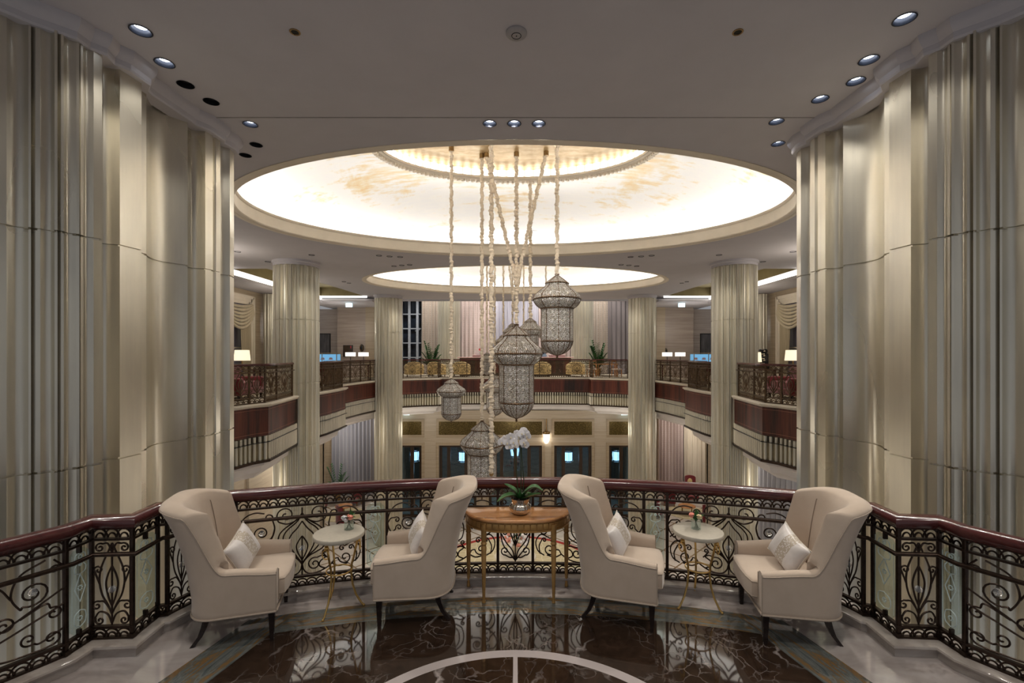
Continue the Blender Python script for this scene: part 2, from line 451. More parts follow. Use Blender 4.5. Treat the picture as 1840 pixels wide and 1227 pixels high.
# floor of the landing: inlaid marbles, by world position
def landing_floor():
    t = NT('landing_marble'); c = t.coord(); x, y, z = t.sep(c)
    ax = t.m('ABSOLUTE', x)
    dy = t.m('SUBTRACT', y, -2.8)
    r = t.m('SQRT', t.m('ADD', t.m('MULTIPLY', x, x), t.m('MULTIPLY', dy, dy)))
    # side lines:  |x| = 1.93 + (3.65-y)*0.25
    sl = t.m('SUBTRACT', ax, t.m('ADD', 1.93, t.m('MULTIPLY', t.m('SUBTRACT', 3.66, y), .25)))
    in_dark = t.m('MULTIPLY', t.m('LESS_THAN', r, 6.73), t.m('LESS_THAN', sl, 0.0))
    in_band = t.m('MULTIPLY', t.m('LESS_THAN', r, 7.0), t.m('LESS_THAN', sl, .33))
    dc = t.m('SUBTRACT', y, 2.155)
    rc = t.m('SQRT', t.m('ADD', t.m('MULTIPLY', x, x), t.m('MULTIPLY', dc, dc)))
    ring = t.m('LESS_THAN', t.m('ABSOLUTE', t.m('SUBTRACT', rc, 1.252)), .04)
    spoke = t.m('MULTIPLY', t.m('LESS_THAN', ax, .016), t.m('LESS_THAN', rc, 1.252))
    line = t.m('MAXIMUM', ring, spoke)
    # dark emperador with white veins
    warp = t.noise(c, 1.7, 4, .6)
    wv = t.n('ShaderNodeVectorMath', operation='ADD'); t.put(wv.inputs[0], c)
    nw = t.n('ShaderNodeTexNoise'); t.put(nw.inputs['Vector'], c); nw.inputs['Scale'].default_value = 2.6; nw.inputs['Detail'].default_value = 5
    sc = t.n('ShaderNodeVectorMath', operation='SCALE'); t.put(sc.inputs[0], nw.outputs['Color']); sc.inputs['Scale'].default_value = .55
    t.put(wv.inputs[1], sc.outputs[0]); wc = wv.outputs[0]
    e1 = t.voro(wc, .95, 'DISTANCE_TO_EDGE'); e2 = t.voro(wc, 6.5, 'DISTANCE_TO_EDGE')
    v1 = t.ramp(e1, [(.0, 1.0), (.008, .5), (.016, 0.0)])
    v2 = t.m('MULTIPLY', t.ramp(e2, [(.0, 1.0), (.045, 0.0)]), t.ramp(t.noise(c, 2.2, 3), [(.45, 0.0), (.7, .55)]))
    gate = t.ramp(t.noise(c, 1.3, 2), [(.44, 0.0), (.58, 1.0)])
    vein = t.m('MAXIMUM', t.m('MULTIPLY', v1, gate), v2)
    bl = t.noise(c, 9, 9, .78)
    dark = t.ramp(bl, [(.3, (.010, .006, .004)), (.55, (.030, .017, .011)), (.75, (.065, .038, .026))])
    dark = t.mix(t.m('MULTIPLY', vein, .62), dark, (.50, .44, .42))
    # blue-gold banded marble, grain along the band
    gy = t.noise(t.comb(t.m('MULTIPLY', x, .9), t.m('MULTIPLY', r, 7.5), 0.0), 2.0, 9, .72, .8)
    gx = t.noise(t.comb(t.m('MULTIPLY', sl, 7.5), t.m('MULTIPLY', y, .9), 0.0), 2.0, 9, .72, .8)
    side = t.m('GREATER_THAN', sl, 0.0)
    g = t.m('ADD', t.m('MULTIPLY', gx, side), t.m('MULTIPLY', gy, t.m('SUBTRACT', 1.0, side)))
    blue = t.ramp(g, [(.28, (.035, .042, .042)), (.40, (.085, .10, .10)), (.47, (.17, .18, .17)), (.52, (.10, .105, .095)), (.555, (.20, .13, .055)), (.582, (.28, .13, .03)), (.605, (.11, .115, .105)), (.66, (.055, .065, .065)), (.74, (.22, .225, .215))])
    # light marble, slab joints
    lm = t.noise(t.mapv(c, (1, 2.2, 1)), 1.6, 6, .6, 1.0)
    light = t.ramp(lm, [(.3, (.36, .31, .29)), (.55, (.47, .42, .40)), (.75, (.55, .51, .49))])
    out = t.mix(in_band, light, blue)
    out = t.mix(in_dark, out, dark)
    out = t.mix(t.m('MULTIPLY', line, in_dark), out, (.42, .37, .36))
    nd = t.bsdf(out, .06, 0, None, spec=.7, coat=.25)
    nd.inputs['Coat Roughness'].default_value = .03
    return t.mat
M['landing'] = landing_floor()
t = NT('curb_marble'); c = t.coord(); n = t.noise(t.mapv(c, (1.2, 2, 3)), 1.8, 6, .6, 1.0)
t.bsdf(t.ramp(n, [(.3, (.30, .25, .22)), (.55, (.42, .37, .33)), (.75, (.50, .45, .42))]), .12, spec=.6); M['curb'] = t.mat
# lobby floor far below
t = NT('lobby_marble'); c = t.coord(); x, y, z = t.sep(c)
g1 = t.m('LESS_THAN', t.m('ABSOLUTE', t.m('SUBTRACT', t.m('FRACT', t.m('MULTIPLY', t.m('ADD', x, y), .55)), .5)), .03)
g2 = t.m('LESS_THAN', t.m('ABSOLUTE', t.m('SUBTRACT', t.m('FRACT', t.m('MULTIPLY', t.m('SUBTRACT', x, y), .55)), .5)), .03)
gg = t.m('MAXIMUM', g1, g2)
lm = t.noise(c, 1.3, 5)
t.bsdf(t.mix(gg, t.ramp(lm, [(.3, (.50, .45, .40)), (.7, (.66, .62, .57))]), (.20, .13, .06)), .08, spec=.6); M['lobby'] = t.mat
t = NT('gold_red_rug'); c = t.coord(); x, y, z = t.sep(c)
r = t.m('SQRT', t.m('ADD', t.m('MULTIPLY', x, x), t.m('MULTIPLY', y, y)))
v = t.voro(c, 2.2, 'DISTANCE_TO_EDGE', .5)
base = t.mix(t.m('LESS_THAN', v, .06), (.50, .43, .27), (.60, .53, .36))
t.bsdf(t.mix(t.m('GREATER_THAN', r, 3.75), base, (.30, .025, .02)), .95); M['rug'] = t.mat
t = NT('patterned_carpet'); c = t.coord(); v = t.voro(c, 2.5, 'F1', .4)
w = t.m('SINE', t.m('MULTIPLY', v, 26))
t.bsdf(t.mix(t.m('GREATER_THAN', w, .1), (.52, .47, .38), (.30, .24, .15)), .95); M['carpet'] = t.mat
def curtain(name, col, pat=None, rough=.75):
    t = NT(name); c = t.coord(); n = t.noise(t.mapv(c, (1, 1, .1)), 8, 3)
    cc = t.ramp(n, [(.3, tuple(x * .88 for x in col)), (.7, col)])
    if pat:
        v = t.voro(t.mapv(c, (2.2, 2.2, 2.2)), 3, 'F1', .2)
        cc = t.mix(t.m('MULTIPLY', t.m('LESS_THAN', v, .35), .5), cc, pat)
    t.bsdf(cc, rough, sheen=.2); return t.mat
M['cur_beige'] = curtain('beige_curtain', (.52, .44, .37), (.36, .28, .22))
M['cur_pink'] = curtain('rose_beige_curtain', (.56, .46, .43), (.42, .33, .30))
M['cur_grey'] = curtain('grey_sheer', (.42, .41, .47))
M['cur_dark'] = curtain('dark_taupe_drape', (.22, .19, .19))
M['cur_cream'] = curtain('cream_drape', (.72, .64, .52))
M['cur_silver'] = curtain('silver_drape', (.38, .38, .42), None, .4)
M['cur_swag'] = curtain('swag_cream', (.50, .42, .29))
t = NT('night_glass'); c = t.coord(); n = t.noise(c, .9, 3)
t.bsdf(t.ramp(n, [(.4, (.006, .008, .013)), (.75, (.02, .03, .05))]), .06, 0, spec=.6); M['night'] = t.mat
t = NT('lilac_window'); t.bsdf((.30, .28, .36), .1, 0, spec=.6); M['lilac'] = t.mat
M['painting'] = None
t = NT('dark_painting'); c = t.coord(); n = t.noise(t.mapv(c, (3, 3, .5)), 3, 4)
t.bsdf(t.ramp(n, [(.3, (.03, .03, .035)), (.7, (.10, .10, .11))]), .4); M['painting'] = t.mat
t = NT('red_painting'); c = t.coord(); n = t.noise(c, 5, 4)
t.bsdf(t.ramp(n, [(.35, (.40, .07, .03)), (.6, (.60, .35, .20)), (.75, (.25, .05, .03))]), .5); M['painting_red'] = t.mat

# ================================================================== SETTING
def arc_pts(p, q, depth, n=8, side=1):
    """concave scallop between p and q, pushed to the left of travel * side"""
    p = Vector(p[:2]); q = Vector(q[:2]); d = q - p; nn = Vector((-d.y, d.x)).normalized() * side
    return [tuple(p + d * (k / n) + nn * depth * math.sin(PI * k / n)) for k in range(n + 1)]

# --- fluted side walls (measured edge by edge, left side; the right one mirrors it)
WL = [  # x, y, scallop depth towards the wall for the run that FOLLOWS (0 = flat)
    (-5.9, 2.55, 0), (-5.6, 2.6, .09), (-5.18, 2.9, 0), (-5.10, 2.93, .06), (-4.80, 3.24, 0), (-4.79, 3.27, 0), (-4.85, 3.28, 0), (-4.84, 3.30, 0), (-4.77, 3.29, 0), (-4.74, 3.32, .06), (-4.47, 3.66, 0), (-4.46, 3.68, 0), (-4.52, 3.69, 0), (-4.51, 3.71, 0), (-4.44, 3.70, 0), (-4.42, 3.73, .03), (-4.37, 3.80, 0), (-4.355, 3.83, 0), (-4.39, 3.835, 0), (-4.38, 3.850, 0), (-4.335, 3.86, 0),
    (-4.307, 3.91, .042), (-4.216, 4.0, 0), (-4.203, 4.008, 0), (-4.245, 4.012, 0), (-4.235, 4.024, 0), (-4.185, 4.029, 0), (-4.16, 4.045, .036), (-4.075, 4.085, 0), (-4.062, 4.098, 0), (-4.10, 4.100, 0), (-4.09, 4.113, 0), (-4.05, 4.118, 0), (-4.04, 4.132, .032),
    (-4.005, 4.215, 0), (-3.99, 4.228, 0), (-4.03, 4.232, 0), (-4.03, 4.245, 0), (-4.0, 4.25, 0), (-3.995, 4.27, .03), (-3.97, 4.348, 0), (-3.945, 4.41, 0), (-4.05, 4.45, .09),
    (-3.96, 4.625, 0), (-3.936, 4.864, 0), (-4.05, 4.90, .0), (-4.043, 5.06, 0), (-4.09, 5.13, .12), (-4.03, 5.68, 0),
    (-4.06, 5.70, 0), (-4.09, 5.73, .09), (-3.96, 5.90, 0), (-3.942, 6.02, 0), (-3.985, 6.03, 0), (-3.985, 6.06, 0), (-3.94, 6.08, 0), (-3.941, 6.17, 0),
    (-4.02, 6.20, .05), (-3.955, 6.40, 0), (-3.97, 6.44, 0), (-3.99, 6.55, 0), (-4.25, 6.75, 0), (-4.8, 6.9, 0), (-5.6, 6.95, 0), (-5.9, 6.95, 0)]
def wall_profile(sx):
    pts = []
    for i in range(len(WL) - 1):
        a, b = WL[i], WL[i + 1]
        if a[2] > 0: seg = arc_pts(a, b, a[2], 14, 1)[:-1]
        else: seg = [(a[0], a[1])]
        pts += seg
    pts.append(WL[-1][:2])
    return [(sx * p[0], p[1]) for p in pts]
ZF = EYE + 2.88
for sx, nm in ((1, 'left'), (-1, 'right')):
    pr = wall_profile(sx)
    n = len(pr)
    zs = []
    for zr in (-.9, 1.17, 3.30):
        zs += [(zr - .011, 0), (zr - .008, .022), (zr + .006, .022), (zr + .009, 0)]
    zs = [(-3.2, 0)] + zs + [(ZF, 0)]
    b = MB(); rings = []
    for z, ins in zs:
        ring = []
        for i, p in enumerate(pr):
            a = Vector(pr[max(0, i - 1)]); c = Vector(pr[min(n - 1, i + 1)])
            d = (c - a)
            if d.length < 1e-6: d = Vector((0, 1))
            d.normalize(); nn = Vector((-d.y, d.x)) * sx
            ring.append((p[0] + nn.x * ins, p[1] + nn.y * ins, z))
        rings.append(ring)
    rings = [r + [(sx * -6.3, 6.95, r[0][2]), (sx * -6.3, 2.55, r[0][2])] for r in rings]
    b.loft(rings, True, True)
    struct(b.build('wall_' + nm, M['leaf'], angle=17))
    # lobed cornice between flutes and ceiling
    cp = [(-5.9, 2.55), (-5.2, 2.85), (-4.75, 3.25), (-4.40, 3.7), (-4.2, 4.0), (-4.0, 4.2), (-4.0, 4.33), (-3.93, 4.42), (-3.97, 4.55), (-3.9, 4.66), (-3.9, 4.90),
          (-4.0, 5.0), (-4.02, 5.1), (-3.99, 5.66), (-4.0, 5.75), (-3.92, 5.9), (-3.9, 6.17), (-3.96, 6.25), (-3.93, 6.42), (-3.97, 6.58), (-4.25, 6.8), (-4.9, 6.95), (-5.9, 7.0)]
    cpm = [(sx * p[0], p[1]) for p in cp]
    prof = [(.15, ZF - .02), (-.02, ZF - .02), (-.03, ZF), (-.03, ZF + .05), (-.05, ZF + .07), (-.07, ZF + .10), (-.08, ZF + .13), (-.08, ZC + .02), (.15, ZC + .02)]
    if sx < 0: prof = [(-o, z) for o, z in prof]
    b = MB(); b.sweep(cpm, prof)
    struct(b.build('trim_%d' % (1 if sx > 0 else 2), M['plaster'], angle=25))

# --- ceiling with two oval oculi, tray recesses and downlight holes
OC = [(0.0, 10.4, 5.93, 3.68), (0.0, 19.3, 6.10, 3.50)]
def ell(cx, cy, rx, ry, n=96): return [(cx + rx * math.cos(2 * PI * k / n), cy + ry * math.sin(2 * PI * k / n)) for k in range(n)]
LIT = [(-3.52, 4.34), (-3.66, 4.82), (-3.5, 6.10), (-.337, 6.08), (-.014, 6.08), (.308, 6.08), (3.53, 4.19), (3.65, 4.77), (3.79, 5.14), (3.63, 5.50), (3.41, 6.03), (3.79, 6.66)]
UNLIT = [(-3.72, 5.21), (-3.66, 5.56), (-3.76, 6.70), (-4.12, 7.05)]
bm = bmesh.new(); edges = []
def loop(pts):
    vs = [bm.verts.new((p[0], p[1], ZC)) for p in pts]
    for k in range(len(vs)): edges.append(bm.edges.new((vs[k], vs[(k + 1) % len(vs)])))
TRAY = {s: [(s * -10.0, 16.3), (s * -8.76, 16.3), (s * -8.45, 18.0), (s * -8.15, 20.0), (s * -7.95, 22.0), (s * -7.80, 23.75), (s * -10.0, 23.75)] for s in (1, -1)}
outer = [(-12.2, -1.0), (12.2, -1.0), (12.2, 16.25), (10.02, 16.25)]
loop([(-10.5, -1.0), (10.5, -1.0), (10.5, 24.6), (7.5, 25.2), (4, 25.4), (0, 25.45), (-4, 25.4), (-7.5, 25.2), (-10.5, 24.6)])
for o in OC: loop(ell(o[0], o[1], o[2] + .16, o[3] + .16))
for s_ in (1, -1): loop(TRAY[s_])
for p in LIT + UNLIT: loop(ell(p[0], p[1], .083, .083, 20))
bmesh.ops.triangle_fill(bm, use_beauty=True, use_dissolve=False, edges=edges)
for f in bm.faces:
    if f.normal.z > 0: f.normal_flip()
me = bpy.data.meshes.new('ceiling'); bm.to_mesh(me); bm.free(); me.materials.append(M['plaster'])
ceil = bpy.data.objects.new('ceiling', me); COL.objects.link(ceil); struct(ceil)
# joint line across the ceiling
b = MB(); b.box((0, 5.93, ZC - .002), (8.1, .014, .006)); struct(b.build('trim_3', simple('joint_grey', (.30, .28, .27), .9)))

def ellipse_sweep(b, o, prof, n=128, uvrep=None):
    """prof: (offset outward in metres, z)"""
    rings = []
    for off, z in prof:
        rings.append([(o[0] + (o[2] + off) * math.cos(2 * PI * k / n), o[1] + (o[3] + off) * math.sin(2 * PI * k / n), z) for k in range(n)])
    if uvrep is None: b.loft(rings, True, False)
    else:
        vs = [p for r in rings for p in r]; fs = []; uv = []
        for i in range(len(rings) - 1):
            for k in range(n):
                k2 = (k + 1) % n
                fs.append((i * n + k, i * n + k2, (i + 1) * n + k2, (i + 1) * n + k))
                uv.append(((k * uvrep / n, i), ((k + 1) * uvrep / n, i), ((k + 1) * uvrep / n, i + 1), (k * uvrep / n, i + 1)))
        b.add(vs, fs, uv)
for i, o in enumerate(OC):
    b = MB()
    ellipse_sweep(b, o, [(.20, ZC), (.20, ZC - .012), (.13, ZC - .012), (.11, ZC), (.07, ZC + .003), (.02, ZC + .0), (0, ZC + .02), (0, ZC + .05), (.012, ZC + .055), (.012, ZC + .27), (-.015, ZC + .285), (-.03, ZC + .31), (-.03, ZC + .335), (.02, ZC + .345), (.02, ZC + .30), (.42, ZC + .28), (.42, ZC + .36)])
    struct(b.build('trim_%d' % (4 + i), M['cream'], angle=25))
    # cove strip lying on the ledge
    b = MB(); ellipse_sweep(b, o, [(.12, ZC + .31), (.22, ZC + .31), (.22, ZC + .33), (.12, ZC + .33), (.12, ZC + .31)])
    st = b.build('cove_light', M['cove'])
    tag(st, ['hidden light strip glowing behind the rim of the nearer ceiling dome', 'hidden light strip glowing behind the rim of the farther ceiling dome'][i], 'light')
    # dome
    b = MB(); rings = []; n = 128; K = .545
    z0 = ZC + .34; z1 = EYE + 4.72
    prof = []
    for k in range(15):
        a = PI / 2 * k / 14
        s_ = 1.07 - (1.07 - K) * (1 - math.cos(a)) ** .75 if k else 1.07
        prof.append((s_, z0 + (z1 - z0) * math.sin(a) ** .9))
    for s_, z in prof:
        rings.append([(o[0] + o[2] * s_ * math.cos(2 * PI * k / n), o[1] + o[3] * s_ * math.sin(2 * PI * k / n), z) for k in range(n)])
    b.loft(rings, True, False)
    struct(b.build('ceiling', M['dome'], angle=60))
    # inner ring: dentil band, lip, lit crystal wall and gold-leaf crown
    oi = (o[0], o[1], o[2] * .535, o[3] * .535)
    b = MB(); ellipse_sweep(b, oi, [(.14, z1), (.14, z1 - .06), (-.02, z1 - .06), (-.06, z1 - .03), (-.10, z1 - .03), (-.10, z1 + .02)])
    nt_ = 150
    for k in range(nt_):
        a = 2 * PI * k / nt_; px, py = oi[0] + (oi[2] + .06) * math.cos(a), oi[1] + (oi[3] + .06) * math.sin(a)
        b.box((px, py, z1 - .085), (.10, .055, .05), math.atan2((oi[3]) * math.sin(a), (oi[2]) * math.cos(a)))
    struct(b.build('trim_%d' % (6 + i), M['cream'], angle=25))
    b = MB(); ellipse_sweep(b, oi, [(-.02, z1 + .02), (.05, z1 + .10), (.03, z1 + .26)], 160, 84)
    tag(b.build('crystal_light_ring', M['crystal_band']), ['ring of lit crystal shades around the gold crown of the nearer dome', 'ring of lit crystal shades around the gold crown of the farther dome'][i], 'light')
    b = MB(); rings = []
    for s_, z in ((1.03, z1 + .24), (1.0, z1 + .27), (.6, z1 + .31), (.01, z1 + .33)):
        rings.append([(oi[0] + oi[2] * s_ * math.cos(2 * PI * k / n), oi[1] + oi[3] * s_ * math.sin(2 * PI * k / n), z) for k in range(n)])
    b.loft(rings, True, True); struct(b.build('ceiling', M['gold_leaf'], angle=50))
    ZCROWN = z1 + .31

# trays over the side aisles
for s_ in (1, -1):
    nm = 'left' if s_ > 0 else 'right'
    b = MB(); pl = TRAY[s_]
    top = [(p[0], p[1], ZC + .42) for p in pl]; bot = [(p[0], p[1], ZC) for p in pl]
    b.loft([bot, top], True, False); b.add(top, [tuple(range(len(top)))])
    struct(b.build('ceiling', M['olive'], angle=20))
    b = MB()
    b.box((s_ * -10.05, 19.6, ZC - .10), (.06, 8.6, .17)); b.box((s_ * -8.85, 23.8, ZC - .02), (2.4, .06, .14))
    tag(b.build('cove_light', M['cove2']), 'bright light strip along the %s aisle ceiling tray' % nm, 'light')
    # lower soffit of the aisle beyond the strip
    b = MB(); b.box((s_ * -11.15, 18.0, ZC - .26), (2.3, 12, .12)); b.box((s_ * -9.2, 26.2, ZC - .21), (3.6, 4.7, .12))
    struct(b.build('ceiling', M['plaster']))

# --- balcony slab of the upper floor: one edge path, left half then mirrored
HALF = [(-7.9, 10.7), (-7.0, 11.5), (-6.86, 12.02), (-6.62, 12.38), (-6.72, 13.2), (-6.9, 14.5), (-7.15, 15.2), (-6.86, 15.9), (-6.77, 16.4), (-6.74, 17.4), (-6.77, 18.4), (-7.5, 18.5), (-7.62, 20.2), (-7.35, 22.2), (-6.97, 23.9), (-6.45, 24.6), (-6.05, 25.1), (-5.2, 25.58), (-4.25, 25.9), (-4.22, 26.5), (-2.8, 26.68), (-1.4, 26.74)]
EDGE = HALF + [(0, 26.76)] + [(-x, y) for x, y in reversed(HALF)]
# the path runs left -> right with the atrium on its right hand (-y side at the far end); left of travel is the floor side
def fascia(prof): b = MB(); b.sweep(EDGE, prof); return b
struct(fascia([(.2, ZU), (-.07, ZU), (-.09, ZU - .02), (-.09, ZU - .05), (-.05, ZU - .065), (-.05, ZU - .085), (-.02, ZU - .10), (.2, ZU - .10)]).build('trim_8', M['stonetrim'], angle=25))
struct(fascia([(.2, ZU - .10), (0, ZU - .10), (0, ZU - .86), (.2, ZU - .86)]).build('trim_9', M['rosewood'], angle=25))
struct(fascia([(.2, ZU - 1.50), (-.05, ZU - 1.50), (-.06, ZU - 1.53), (-.05, ZU - 1.57), (.2, ZU - 1.57)]).build('trim_10', M['iron'], angle=25))
struct(fascia([(.3, ZU - 1.57), (.12, ZU - 1.57), (.12, ZU - 1.66), (.22, ZU - 1.72), (.24, ZU - 1.86), (.40, ZU - 1.96), (.44, ZU - 2.03), (.7, ZU - 2.03), (.7, ZU - 1.57)]).build('trim_11', M['white_cove'], angle=25))
# inlay lines on the wood
fl = MB()
for zz in (ZU - .17, ZU - .79): fl.sweep(EDGE, [(-.001, zz), (-.003, zz), (-.003, zz + .008), (-.001, zz + .008)])
struct(fl.build('trim_12', simple('inlay_line', (.34, .14, .08), .4), smooth=False))
# fluted band: half-round staves
b = MB()
for i in range(len(EDGE) - 1):
    p = Vector(EDGE[i]); q = Vector(EDGE[i + 1]); L = (q - p).length
    ns = max(1, round(L / .136)); d = (q - p) / ns; nn = Vector((-d.y, d.x)).normalized()
    for k in range(ns):
        c = p + d * (k + .5); w = d.length
        a0 = math.atan2(d.y, d.x)
        for (wd, ze, zt, off) in ((.52, ZU - 1.50, ZU - .87, 0.0),):
            hw = w * wd / 2; dn = d.normalized(); m_ = 6
            ring = [c + dn * (-hw + 2 * hw * j / m_) - nn * (math.sin(PI * j / m_) * hw * .9 - off * 1.0) for j in range(m_ + 1)]
            if wd > .9:
                ring = [c + dn * (-hw) + nn * .02, c + dn * hw + nn * .02]
            ring += [c + dn * hw + nn * .08, c - dn * hw + nn * .08]
            b.loft([[(r.x, r.y, ze) for r in ring], [(r.x, r.y, zt) for r in ring]], True, True)
struct(b.build('trim_13', M['column'], angle=30))
fl = MB(); fl.sweep(EDGE, [(.06, ZU - 1.04), (-.052, ZU - 1.04), (-.052, ZU - 1.025), (.06, ZU - 1.025)]); struct(fl.build('trim_14', M['blackmetal']))
fl = MB(); fl.sweep(EDGE, [(.20, ZU - 1.02), (.055, ZU - 1.02), (.055, ZU - .86), (.20, ZU - .86)]); struct(fl.build('trim_15', simple('shadow_gap', (.06, .045, .03), .6)))
fl = MB(); fl.sweep(EDGE, [(.20, ZU - 1.50), (.02, ZU - 1.50), (.02, ZU - 1.02), (.20, ZU - 1.02)]); struct(fl.build('trim_20', simple('olive_gap', (.24, .20, .12), .5, .3)))
# slabs
def offs(path, o):
    b = MB(); b.sweep(path, [(o, 0.0), (o + .01, 0.0)], caps=False); return [(v[0], v[1]) for v in b.v[0::2]]
def slab(name, o, z0, z1, mt, yback=34.0, xo=13.0):
    pth = offs(EDGE, o); b = MB()
    b.prism(pth + [(xo, 10.2), (xo, yback), (-xo, yback), (-xo, 10.2)], z0, z1)
    return struct(b.build(name, mt, smooth=False))
slab('floor', .17, ZU - 1.55, ZU - .004, M['carpet'])
slab('ceiling', .68, ZU - 1.98, ZU - 1.56, M['white_cove'])

# --- ground floor, walls of the lobby
b = MB(); b.box((0, 17, ZG - .1), (30, 34, .2)); struct(b.build('floor', M['lobby'], smooth=False))
DOORS = [(-6.8, -5.45), (-4.45, -2.26), (-1.55, 1.55), (2.26, 4.45), (5.45, 6.8)]
YW = 26.9; ZD = EYE - 162 * YW / 830; ZWT = ZU - 1.95
gz0, gz1 = EYE - 143 * YW / 830, EYE - 119 * YW / 830
b = MB(); xs = [-7.7] + [v for d in DOORS for v in d] + [7.7]
for i in range(0, len(xs), 2): b.box(((xs[i] + xs[i + 1]) / 2, YW + .2, (ZG + ZWT) / 2), (xs[i + 1] - xs[i], .4, ZWT - ZG))
for a, c in DOORS: b.box(((a + c) / 2, YW + .2, (ZD + ZWT) / 2), (c - a, .4, ZWT - ZD))
for s_ in (1, -1):
    b.box((s_ * 7.85, YW + 2.6, (ZG + ZWT) / 2), (.3, 5.2, ZWT - ZG))
struct(b.build('wall_back', M['trav'], smooth=False))
b = MB()
def frame_xz(b, x0, x1, z0, z1, y, w, d, bottom=True):
    b.box((x0 - w / 2, y, (z0 + z1) / 2), (w, d, z1 - z0 + (2 * w if bottom else 0)))
    b.box((x1 + w / 2, y, (z0 + z1) / 2), (w, d, z1 - z0 + (2 * w if bottom else 0)))
    b.box(((x0 + x1) / 2, y, z1 + w / 2), (x1 - x0 + 2 * w, d * 1.02, w))
    if bottom: b.box(((x0 + x1) / 2, y, z0 - w / 2), (x1 - x0 + 2 * w, d * 1.02, w))
for a, c in DOORS:
    frame_xz(b, a, c, gz0, gz1, YW - .03, .10, .08)
    frame_xz(b, a - .1, c + .1, gz0 - .1, gz1 + .1, YW - .02, .05, .05)
    frame_xz(b, a, c, ZG, ZD, YW - .03, .11, .08, False)
    frame_xz(b, a - .11, c + .11, ZG, ZD + .11, YW - .02, .06, .05, False)
struct(b.build('trim_16', M['trav_gold'], smooth=False))
for i, (a, c) in enumerate(DOORS):
    b = MB(); b.box(((a + c) / 2, YW - .037, (gz0 + gz1) / 2), (c - a, .06, gz1 - gz0))
    tag(b.build('mosaic_panel', M['goldpanel'], smooth=False), 'dark gold mosaic panel above the %s lobby door' % ['leftmost', 'second', 'central double', 'fourth', 'rightmost'][i], 'wall panel')
    d = MB(); w = .16
    frame_xz(d, a + w, c - w, ZG + .25, ZD - .14, YW + .22, w, .12)
    nl = 4 if c - a > 3 else (2 if c - a > 1.6 else 2)
    if nl == 4: cuts = [a + .75, (a + c) / 2, c - .75]
    elif c - a > 1.6: cuts = [a + .55, c - .62]
    else: cuts = [a + .75]
    for q in cuts: d.box((q, YW + .22, (ZG + ZD) / 2), (.20, .12, ZD - ZG - .2))
    dr = struct(d.build('door_%d' % (i + 1), M['door_wood'], smooth=False))
    g = MB(); g.box(((a + c) / 2, YW + .24, (ZG + ZD) / 2), (c - a - .2, .02, ZD - ZG - .3)); g.build('door_glass', M['doorglass'], dr, smooth=False)
    h = MB()
    for q in (cuts[len(cuts) // 2] - .16, cuts[len(cuts) // 2] + .16): h.tube([(q, YW + .10, ZG + .8), (q, YW + .10, ZG + 1.6)], .02, 6)
    h.build('door_handle', M['gold_dark'], dr)
# vestibule behind the doors
b = MB(); b.box((0, YW + 5.2, (ZG + ZWT) / 2), (15.4, .2, ZWT - ZG)); struct(b.build('wall_vestibule', simple('night_wall', (.035, .045, .05), .4), smooth=False))
b = MB(); b.box((0, YW + 2.8, ZD + .55), (15.0, 4.8, .1)); struct(b.build('ceiling', M['dark'], smooth=False))
PEND = [(745, 816), (832, 817), (925, 808), (1021, 817), (1108, 816)]
pend0 = None
for i, (x, y) in enumerate(PEND):
    p = PX(x, y, YW + 1.6)
    lab = ['glass pendant lantern glowing behind the %s lobby door' % q for q in ('leftmost', 'second', 'central double', 'fourth', 'rightmost')][i]
    if pend0 is None:
        pend0 = thing('pendant_lantern', lab, 'pendant light', p, 0, 'pendants behind the lobby doors')
        g = MB(); g.lathe([(.02, -.42), (.30, -.42), (.33, -.30), (.30, -.27), (.31, .2), (.02, .2)], 16); g.build('glass_body', glassy('pendant_glass', (.70, .84, 1.0), .05), pend0)
        g = MB(); g.lathe([(.02, -.36), (.24, -.34), (.27, .0), (.24, .18), (.02, .2)], 14); g.build('bulb', M['pend'], pend0)
        g = MB(); g.lathe([(.32, .2), (.34, .2), (.34, .24), (.32, .24), (.32, .2)], 16); g.lathe([(.32, .38), (.34, .38), (.34, .42), (.32, .42), (.32, .38)], 16); g.tube([(0, 0, .42), (0, 0, 1.2)], .02, 6)
        for k in range(8):
            a = 2 * PI * k / 8; g.tube([(.325 * math.cos(a), .325 * math.sin(a), -.40), (.325 * math.cos(a), .325 * math.sin(a), .42)], .012, 5)
        g.lathe([(.01, .42), (.33, .42), (.33, .44), (.01, .44)], 16)
        g.build('cage', M['blackmetal'], pend0)
    else: dup(pend0, p, 0, lab)
sc0 = None
for i, x in enumerate((-1.9, 1.8)):
    lab = ['lit crystal wall sconce left of the central lobby doors', 'lit crystal wall sconce right of the central lobby doors'][i]
    p = (x, YW - .12, EYE - 145 * YW / 830)
    if sc0 is None:
        sc0 = thing('wall_sconce', lab, 'wall light', p, 0, 'crystal sconces on the lobby wall')
        g = MB(); g.lathe([(.02, -.42), (.08, -.40), (.16, -.25), (.17, .12), (.02, .14)], 12); g.build('crystal_shade', M['sconce'], sc0)
        g = MB(); g.lathe([(.02, .13), (.20, .13), (.22, .20), (.20, .26), (.02, .26)], 14); g.tube([(0, .05, .26), (0, .05, 1.0)], .03, 6); g.box((0, .09, .1), (.12, .08, .5)); g.build('bracket', M['gold_dark'], sc0)
    else: dup(sc0, p, 0, lab)
